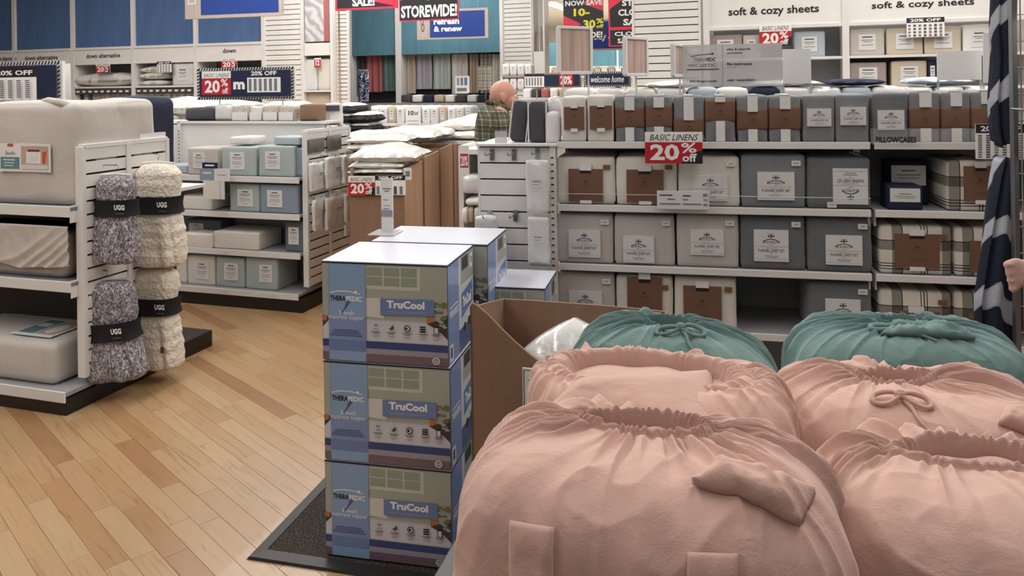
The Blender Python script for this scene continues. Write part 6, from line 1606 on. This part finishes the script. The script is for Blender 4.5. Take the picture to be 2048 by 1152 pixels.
# ================================================================== DRAWSTRING COMFORTER BAGS
def interp_noise(n, seed, k):
    rs = np.random.RandomState(seed); t = np.linspace(0, 2 * PI, n, endpoint=False)
    out = np.zeros(n)
    for q in range(1, k + 1): out += rs.normal() / q ** .6 * np.sin(q * t + rs.uniform(0, 6.28))
    return out / (np.abs(out).max() + 1e-6)
def draw_bag(w, d, h, m, seed, op=(0, .02, .10, .035), dome=.035, r=.12, amp=1.0, tilt=.0, lump=.012, pexp=4.0, sq=.62):
    """gathered drawstring bag around a comforter; op = (x, y, half width, half depth) of the mouth"""
    nu = 520; ph = np.linspace(0, 2 * PI, nu, endpoint=False)
    a, b = w / 2, d / 2; c, s = np.cos(ph), np.sin(ph)
    # footprint sampled so the long sides get their share
    foot = lambda A, B_, cc, ss: (np.abs(cc) ** pexp + np.abs(ss) ** pexp) ** (-1 / pexp)
    k = foot(a, b, c, s)
    Ex, Ey = c * k, s * k                      # unit square-ish outline
    mx, my = op[0] + op[2] * c, op[1] + op[3] * s * 1.0
    n1, n2, n3 = interp_noise(nu, seed, 9), interp_noise(nu, seed + 1, 14), interp_noise(nu, seed + 2, 6)
    nt, na, ns = 64, 18, 26
    rings = []
    ex, ey = Ex * (a - r), Ey * (b - r)
    topd = np.sqrt((ex - mx) ** 2 + (ey - my) ** 2)
    nrmx, nrmy = np.sign(Ex) * np.abs(Ex) ** 3 / a, np.sign(Ey) * np.abs(Ey) ** 3 / b
    L_ = np.sqrt(nrmx ** 2 + nrmy ** 2); nrmx /= L_; nrmy /= L_
    front = np.clip(-s, 0, 1) ** 1.2
    side = np.abs(c)
    wp = ph + .16 * n1 + .07 * n2
    def ridge(x, q): return (1 - np.abs(np.sin(x))) ** q
    def folds(dist, v):
        de = dist * (1 + 2.2 * front)
        w1 = wp + .03 * n2 * v
        f1 = ridge(w1 * 25 + n2 * 3, .8) - .35
        f2 = ridge(w1 * 14.5 + n1 * 4 + v * .9, 1.1) - .3
        f3 = np.abs(np.sin(w1 * 8.5 + n3 * 4 + v * 1.3)) - .6
        f4 = ridge(w1 * 6.5 + n2 * 4 - v * 1.1, 1.6) - .25
        return amp * (1.2 + .5 * side) * (.0075 * np.exp(-de / (.040 + .02 * n2)) * f1 + .0115 * np.exp(-de / (.10 + .05 * n1)) * f2 * np.clip(dist / .02, .3, 1)
                      + .0060 * np.exp(-de / (.26 + .10 * n3)) * f3 * np.clip(dist / .05, .1, 1) + .0110 * np.exp(-de / (.26 + .14 * n1)) * f4 * np.clip(dist / .06, .1, 1))
    def crumple(p):
        q = nz(p, seed + 20, 16, 3); q2 = nz(p, seed + 33, 30, 2)
        return .0055 * np.clip(1 - np.abs(q), 0, 1) ** 3.5 + .003 * np.clip(1 - np.abs(q2), 0, 1) ** 3
    zt = h - r
    # inner throat, gathered rim, top
    for dz_, sc, off in ((-.050, .84, 0), (-.028, .88, 0), (-.010, .93, 0), (.003, .97, 1), (.009, 1.02, 1), (.011, 1.09, 1), (.006, 1.16, 1), (.000, 1.20, .6)):
        pk = off * amp * (.0022 * np.sin(wp * 40 + n2 * 5) + .0022 * (ridge(wp * 17 + n1 * 4, 1.) - .4)) + (off > 0) * .003 * n1
        wob = 1 + .08 * n3 + off * .02 * np.sin(wp * 23)
        rings.append(np.stack([op[0] + op[2] * c * sc * wob, op[1] + op[3] * s * sc * (1 + .2 * n1), h + dome + dz_ + pk + (off > 0) * .008 * s], 1))
    R0x, R0y = op[0] + op[2] * c * 1.24 * (1 + .08 * n3), op[1] + op[3] * s * 1.24 * (1 + .2 * n1)
    zs_ = h - r
    NT = nt + na
    prev = None; arc = np.zeros(nu)
    for i in range(1, NT + 1):
        th_ = (i / NT) ** 1.15 * PI / 2
        R_, Z_ = math.sin(th_) ** sq, math.cos(th_) ** sq
        x = R0x + (Ex * a - R0x) * R_; y = R0y + (Ey * b - R0y) * R_; z = zs_ + (r + dome) * Z_
        if prev is None: prev = (R0x, R0y, h + dome)
        arc = arc + np.sqrt((x - prev[0]) ** 2 + (y - prev[1]) ** 2 + (z - prev[2]) ** 2); prev = (x, y, z)
        dxy = np.sqrt((Ex * a - R0x) ** 2 + (Ey * b - R0y) ** 2) + 1e-6
        up = np.full(nu, math.cos(th_) ** (2 - sq)) * dxy; out = math.sin(th_) ** (2 - sq) * (r + dome)
        nl = np.sqrt(up ** 2 + out ** 2) + 1e-9; up = up / nl; out = out / nl
        f = folds(arc, i / NT)
        p = np.stack([x, y, np.full(nu, z)], 1)
        f = f + lump * .7 * nz(p, seed + 7, 9) * min(1, i / 8) + crumple(p) * min(1, i / 12)
        p[:, 0] += nrmx * f * out; p[:, 1] += nrmy * f * out; p[:, 2] += f * up + .006 * s * math.exp(-i / 5)
        rings.append(p)
    for i in range(1, ns + 1):
        t = i / ns
        z = (h - r) * (1 - t)
        bul = .022 * math.sin(PI * min(t * 1.1, 1)) - .02 * t ** 6
        f = folds(arc + (h - r) * t, 1 + t)
        x = Ex * a + nrmx * (bul + f); y = Ey * b + nrmy * (bul + f)
        p = np.stack([x, y, np.full(nu, z)], 1)
        nn = lump * ((1 - t) * .7 * nz(p, seed + 7, 9) + t * nz(p, seed + 8, 8)) + crumple(p)
        p[:, 0] += nrmx * nn; p[:, 1] += nrmy * nn
        rings.append(p)
    V = np.vstack(rings); V[:, 2] = np.maximum(V[:, 2], 0)
    if tilt: V[:, 2] += tilt * V[:, 0] * np.clip(V[:, 2] / h, 0, 1)
    F_ = [tuple(f) for f in grid_faces(nu, len(rings), True)[:, ::-1]]
    F_.append(tuple((len(rings) - 1) * nu + i for i in range(nu)))
    return mesh('bag', V, F_, True)

def bag(F, b, a, z0, w, d, h, m, seed, label, op, group, **k):
    t = empty('comforter_bag', F.w(b, a, z0), F.rz, label, 'bag', group)
    o = obj('drawstring_bag', draw_bag(w, d, h, m, seed, op, **k), m, t)
    # the folded comforter showing in the mouth
    bm = bmesh.new(); bmesh.ops.create_uvsphere(bm, u_segments=40, v_segments=20, radius=1)
    for v in bm.verts: v.co = Vector((v.co.x * op[2] * 1.05, v.co.y * op[3] * 1.15, v.co.z * .03 + .003 * math.sin(v.co.x * 9)))
    me = bpy.data.meshes.new('fill'); bm.to_mesh(me); bm.free(); me.polygons.foreach_set('use_smooth', [True] * len(me.polygons))
    obj('comforter', me, m, t, (op[0], op[1], h + k.get('dome', .035) - .034))
    dg = bpy.context.evaluated_depsgraph_get()
    M4 = Matrix.Translation(t.location) @ Matrix.Rotation(F.rz, 4, 'Z')
    me = o.data
    bvh = BVHTree.FromPolygons([v.co for v in me.vertices], [tuple(p.vertices) for p in me.polygons if len(p.vertices) == 4])
    return t, bvh, M4
def surf(bvh, M4, px, py, off=0.0):
    """where the sight line meets the bag, in the bag's own coordinates"""
    dx, dz = ray(px, py)
    I = M4.inverted(); o_ = I @ Vector((0, 0, EYE)); dr = (I.to_3x3() @ Vector((dx, 1, dz))).normalized()
    hit = bvh.ray_cast(o_, dr)
    if hit[0] is None: return None, None
    n = hit[1]
    if n.dot(dr) > 0: n = -n
    return hit[0] + n * off, n
def cloth_patch(name, par, bvh, M4, quad, m, th=.010, bulge=.012, seed=0, nu=30, nv=30, lift=.006, fold=.004, wrap=True, round_=.0):
    """a cloth flap lying on the bag; quad = four sight-line corners that meet the bag (bl, br, tr, tl)"""
    C4 = [surf(bvh, M4, *q) for q in quad]
    if any(c_[0] is None for c_ in C4): print('patch miss', name, [c_[0] is None for c_ in C4]); return None
    pts = [c_[0] for c_ in C4]; nn = sum((c_[1] for c_ in C4), Vector()).normalized()
    V1 = []; V2 = []
    for j in range(nv):
        for i in range(nu):
            u, v = i / (nu - 1), j / (nv - 1)
            p = pts[0] * (1 - u) * (1 - v) + pts[1] * u * (1 - v) + pts[2] * u * v + pts[3] * (1 - u) * v
            q = p
            if wrap:
                hit = bvh.ray_cast(p + nn * .25, -nn)
                if hit[0] is not None and (hit[0] - p).length < .1: q = hit[0]
            e = (1 - (2 * u - 1) ** 4) * (1 - (2 * v - 1) ** 4)
            f = fold * nz(np.array([[u * 1.5, v * 1.2, 0]]), seed, 7)[0]
            V1.append(q + nn * (lift + th * .5 + th * .5 * e + bulge * e + f * e)); V2.append(q + nn * (lift * .3))
    n = nu * nv
    F1 = grid_faces(nu, nv); F2 = grid_faces(nu, nv)[:, ::-1] + n
    ring = list(range(nu)) + [nu * (i + 1) - 1 for i in range(1, nv)] + [n - 1 - i for i in range(1, nu)] + [nu * (nv - 1 - i) for i in range(1, nv - 1)]
    Fs = [tuple(f) for f in F1] + [tuple(f) for f in F2] + [(ring[(i + 1) % len(ring)], ring[i], ring[i] + n, ring[(i + 1) % len(ring)] + n) for i in range(len(ring))]
    return obj(name, mesh('patch', V1 + V2, Fs, True), m, par)

ZT = .60
LC = Frame(.17, 1.02, 15)
tb = empty('display_table', Vector((.52, 1.50, 0)), LC.rz, 'low dark display table hidden under the pink and green comforter bags', 'table')
cbox('tabletop', tb, -.72, .72, -.66, .66, ZT - .03, ZT - .002, 'base_black', .004)
for sx in (-1, 1):
    for sy in (-1, 1): cbox('leg', tb, sx * .66 - .03, sx * .66 + .03, sy * .60 - .03, sy * .60 + .03, 0, ZT - .03, 'base_black')

gP, gG = 'pink comforter bags', 'green comforter bags'
t1, v1, m1 = bag(LC, 0, .03, ZT, .50, .34, 1.128 - ZT, 'pink_fab', 3, 'pink drawstring comforter bag nearest the camera, with two flat straps', (-.005, .055, .080, .015), gP, dome=.032, amp=1.15)
t2_, v2, m2 = bag(Frame(.285, 1.52, 15), 0, .0, ZT, .50, .34, 1.05 - ZT, 'pink_fab', 8, 'pink drawstring comforter bag with wide open mouth, behind the strapped one', (-.03, .01, .17, .075), gP, dome=.025, amp=.9, sq=.80)
t3_, v3, m3 = bag(Frame(.387, 1.90, 15), 0, .0, ZT, .51, .32, .995 - ZT, 'green_fab', 14, 'green drawstring comforter bag next to the cardboard bin', (-.01, .03, .052, .012), gG, dome=.050, amp=1.2, sq=.76)
t4_, v4, m4 = bag(Frame(.70, 1.02, 10), 0, .02, ZT, .56, .34, 1.09 - ZT, 'pink_fab', 21, 'pink drawstring comforter bag cut by the lower right corner', (-.05, .05, .11, .022), gP, dome=.022, amp=1.1)
t5_, v5, m5 = bag(Frame(.79, 1.52, 10), 0, .0, ZT, .56, .36, 1.0 - ZT, 'pink_fab', 30, 'pink drawstring comforter bag in the right column below the green one', (-.03, .035, .065, .014), gP, dome=.045, amp=1.3)
t6_, v6, m6 = bag(Frame(.975, 1.93, 10), 0, .0, ZT, .56, .34, .985 - ZT, 'green_fab', 42, 'green drawstring comforter bag at the right, before the plaid sheet sets', (-.0, .02, .05, .016), gG, dome=.048, amp=1.25)
# straps and flaps on the nearest bag
for (q, sd) in ((((1028, 1250), (1116, 1255), (1110, 1054), (1023, 1040)), 1), (((1372, 1260), (1470, 1262), (1477, 1106), (1375, 1103)), 2)):
    cloth_patch('strap', t1, v1, m1, q, 'pink_fab', .004, .002, sd, 14, 20, .004, .002)
cloth_patch('flap', t1, v1, m1, ((1385, 972), (1600, 1056), (1632, 990), (1440, 925)), 'pink_fab', .012, .012, 4, 34, 24, .008, .002)
# pillow flap in the open bag
cloth_patch('pillow_flap', t2_, v2, m2, ((1092, 852), (1448, 880), (1428, 752), (1175, 768)), 'pink_fab', .030, .028, 5, 40, 30, .022, .004, wrap=False)
sp_, sn = surf(v2, m2, 1320, 757, .055)
if sp_ is not None:
    cbox('care_tag', t2_, sp_.x - .018, sp_.x + .018, sp_.y - .002, sp_.y + .002, sp_.z - .004, sp_.z + .012, 'card_white')
# cord bows on the green bags and small knots
def smooth_pts(pts, r, it=3):
    pts = [Vector(p) for p in pts]; r = list(r)
    for _ in range(it):
        P2, R2_ = [pts[0]], [r[0]]
        for i in range(len(pts) - 1):
            P2 += [pts[i] * .75 + pts[i + 1] * .25, pts[i] * .25 + pts[i + 1] * .75]; R2_ += [r[i] * .75 + r[i + 1] * .25, r[i] * .25 + r[i + 1] * .75]
        P2.append(pts[-1]); R2_.append(r[-1]); pts, r = P2, R2_
    return pts, r
def bow(t, v, m, px, py, s, mt_):
    p, n = surf(v, m, px, py, .006)
    if p is None: return
    kn = obj('knot', soft_box(.022 * s, .018 * s, .016 * s, .007, .002, .002, 1, 6), mt_, t, p)
    def on(dx, dy, up=.006):
        h_ = v.ray_cast(Vector((p.x + dx, p.y + dy, 2)), Vector((0, 0, -1)))
        return h_[0] + Vector((0, 0, up)) if h_[0] is not None else p + Vector((dx, dy, up))
    for sg in (-1, 1):
        pp_, rr_ = smooth_pts([p + Vector((0, 0, .008)), on(sg * .025 * s, .006, .014), on(sg * .055 * s, .002, .008), on(sg * .058 * s, -.018, .005), on(sg * .03 * s, -.018, .006), p + Vector((0, -.006, .006))], [.004 * s, .006 * s, .006 * s, .005 * s, .004 * s, .004 * s])
        MB().tube(pp_, rr_, 8).build('cord', mt_, t, smooth=True)
    pp_, rr_ = smooth_pts([p, on(.015 * s, -.02), on(.02 * s, -.05), on(.045 * s, -.07)], [.005 * s, .004 * s, .003 * s, .002 * s])
    MB().tube(pp_, rr_, 8).build('cord', mt_, t, smooth=True)
bow(t3_, v3, m3, 1365, 662, 1.0, 'green_fab'); bow(t6_, v6, m6, 1805, 662, 1.3, 'green_fab'); bow(t5_, v5, m5, 1800, 800, .9, 'pink_fab')
cloth_patch('flap', t3_, v3, m3, ((1390, 678), (1500, 690), (1500, 664), (1395, 652)), 'green_fab', .010, .014, 6, 24, 16, .006, .005)
cloth_patch('flap', t6_, v6, m6, ((1760, 672), (1950, 680), (1930, 658), (1790, 645)), 'green_fab', .010, .014, 7, 24, 16, .006, .005)
# black brand tag at the side of the right pink bag
ptag, _ = surf(v5, m5, 1583, 930, .004)
if ptag is not None: cbox('side_tag', t5_, ptag.x - .022, ptag.x + .022, ptag.y - .003, ptag.y + .003, ptag.z - .03, ptag.z + .03, 'black_cloth')
cloth_patch('side_flap', t5_, v5, m5, ((1995, 850), (2075, 880), (2080, 815), (2005, 818)), 'pink_fab', .010, .012, 9, 18, 14, .006, .004)

# ================================================================== ROBE, POST AND WIRE RACK AT THE RIGHT
def hung(rects, d, m, label, name, seed):
    """hanging cloth: list of (y, x0, x1) down the photograph at distance d"""
    pts = []
    nv, nu = 60, 40
    ys = np.linspace(rects[0][0], rects[-1][0], nv)
    x0s = np.interp(ys, [r_[0] for r_ in rects], [r_[1] for r_ in rects]); x1s = np.interp(ys, [r_[0] for r_ in rects], [r_[2] for r_ in rects])
    V = []
    for j in range(nv):
        A_, B_ = P(x0s[j], ys[j], d), P(x1s[j], ys[j], d)
        wd = (B_ - A_).length
        for i in range(nu):
            ph = 2 * PI * i / nu
            cxx, cyy = math.cos(ph), math.sin(ph)
            f = 1 + .16 * math.sin(ph * 5 + j * .05 + seed) + .08 * math.sin(ph * 9 + seed)
            c_ = (A_ + B_) / 2
            V.append((c_.x + cxx * wd / 2, c_.y + cyy * .045 * f + .01 * math.sin(ph * 7), c_.z + .01 * math.sin(ph * 3 + seed) * (j in (0, nv - 1))))
    Fs = [tuple(f) for f in grid_faces(nu, nv, True)[:, ::-1]] + [tuple(range(nu)), tuple(reversed([(nv - 1) * nu + i for i in range(nu)]))]
    V = np.array(V); c0 = V.mean(0); c0[2] = V[:, 2].min()
    o = obj(name, mesh('hung', V - c0, Fs, True), m, None, tuple(c0))
    return tag(o, label, 'robe', 'robes hanging on the rack post')
hung([(-90, 1992, 2026), (0, 1990, 2022), (60, 1988, 2022), (120, 1992, 2022), (200, 1986, 2024), (260, 1990, 2026), (288, 1996, 2026)], 2.42, 'robe_print', 'navy robe with white bands hanging at the top of the rack post', 'hanging_robe', 1)
hung([(318, 2002, 2026), (360, 1992, 2026), (430, 1980, 2027), (520, 1966, 2029), (600, 1954, 2031), (660, 1955, 2032), (720, 1962, 2034)], 2.34, 'robe_print', 'navy robe with white bands hanging low behind the green comforter bag', 'hanging_robe', 3)
a_, b_ = P(2023, -60, 2.25), P(2036, 720, 2.25)
rk = empty('wire_rack', Vector((a_.x, 2.25, 0)), -math.radians(10), 'grey metal post and wire grid rack at the right edge of the view', 'rack')
cbox('post', rk, -.006, .008, -.012, .012, 0, 2.1, 'steel', .001)
for k in range(14): tubeo('wire', [(.03 + k * .05, .02, .1), (.03 + k * .05, .02, 2.1)], .002, 'wood_frame', rk, 5)
for k in range(26): tubeo('wire', [(.0, .02, .12 + k * .078), (.70, .02, .12 + k * .078)], .002, 'wood_frame', rk, 5)
cbox('foot', rk, -.02, .72, -.1, .1, 0, .03, 'steel')
for k in range(4):
    z = [1.86, 1.50, 1.28, 1.1][k]
    tubeo('rod', [(-.006, -.0, z + .06), (-.02, -.20, z + .06)] if k < 2 else [(.1, 0, z + .06), (.1, -.2, z + .06)], .004, 'steel', rk, 6)
for k, (z, m, lb, hh) in enumerate(((1.56, 'green_plain', 'green rolled cloth in a clear sleeve on the wire rack, upper', .22), (1.34, 'green_fab', 'pale green cushion hanging on the wire rack below the clear sleeve', .17), (1.74, 'bag_film', 'clear bagged goods at the top of the wire rack', .2))):
    o = obj('hanging_cushion', soft_box(.26, .10, hh, .05, .02, .008, k, 14, 12), m, None, Vector((a_.x + .16, 2.12, z - .1)), (0, 0, -.17))
    tag(o, lb, 'cushion')
o = obj('cushion_band', boxm(.27, .12, .035, .004, 'base_black'), 'base_black', None, Vector((a_.x + .16, 2.12, 1.42)), (0, 0, -.17)); tag(o, 'black strap round the green goods on the wire rack', 'strap')
# peach plush hand shaped end
pp = P(2040, 545, 1.95)
pl = empty('plush_toy', pp, -.2, 'peach plush paw poking in at the right edge above the green bag', 'toy')
sk2 = [(.16, 0, -.06, .05), (.06, 0, -.01, .040), (.02, 0, .0, .034)]; e2 = [(0, 1), (1, 2)]
for q in range(4):
    n = len(sk2); sk2 += [(-.012, -.01, .028 - q * .018, .012), (-.034 + .004 * q, -.014, .022 - q * .020, .011)]; e2 += [(2, n), (n, n + 1)]
skin_body(sk2, e2, 'paw', 'pink_fab', pl, .006, None, 2, 3)

for o in SC.objects:      # last pass: nothing is left without its marks
    if o.parent is None and o.type in ('MESH', 'EMPTY') and 'label' not in o and o.get('kind') != 'structure':
        print('UNLABELLED', o.name)
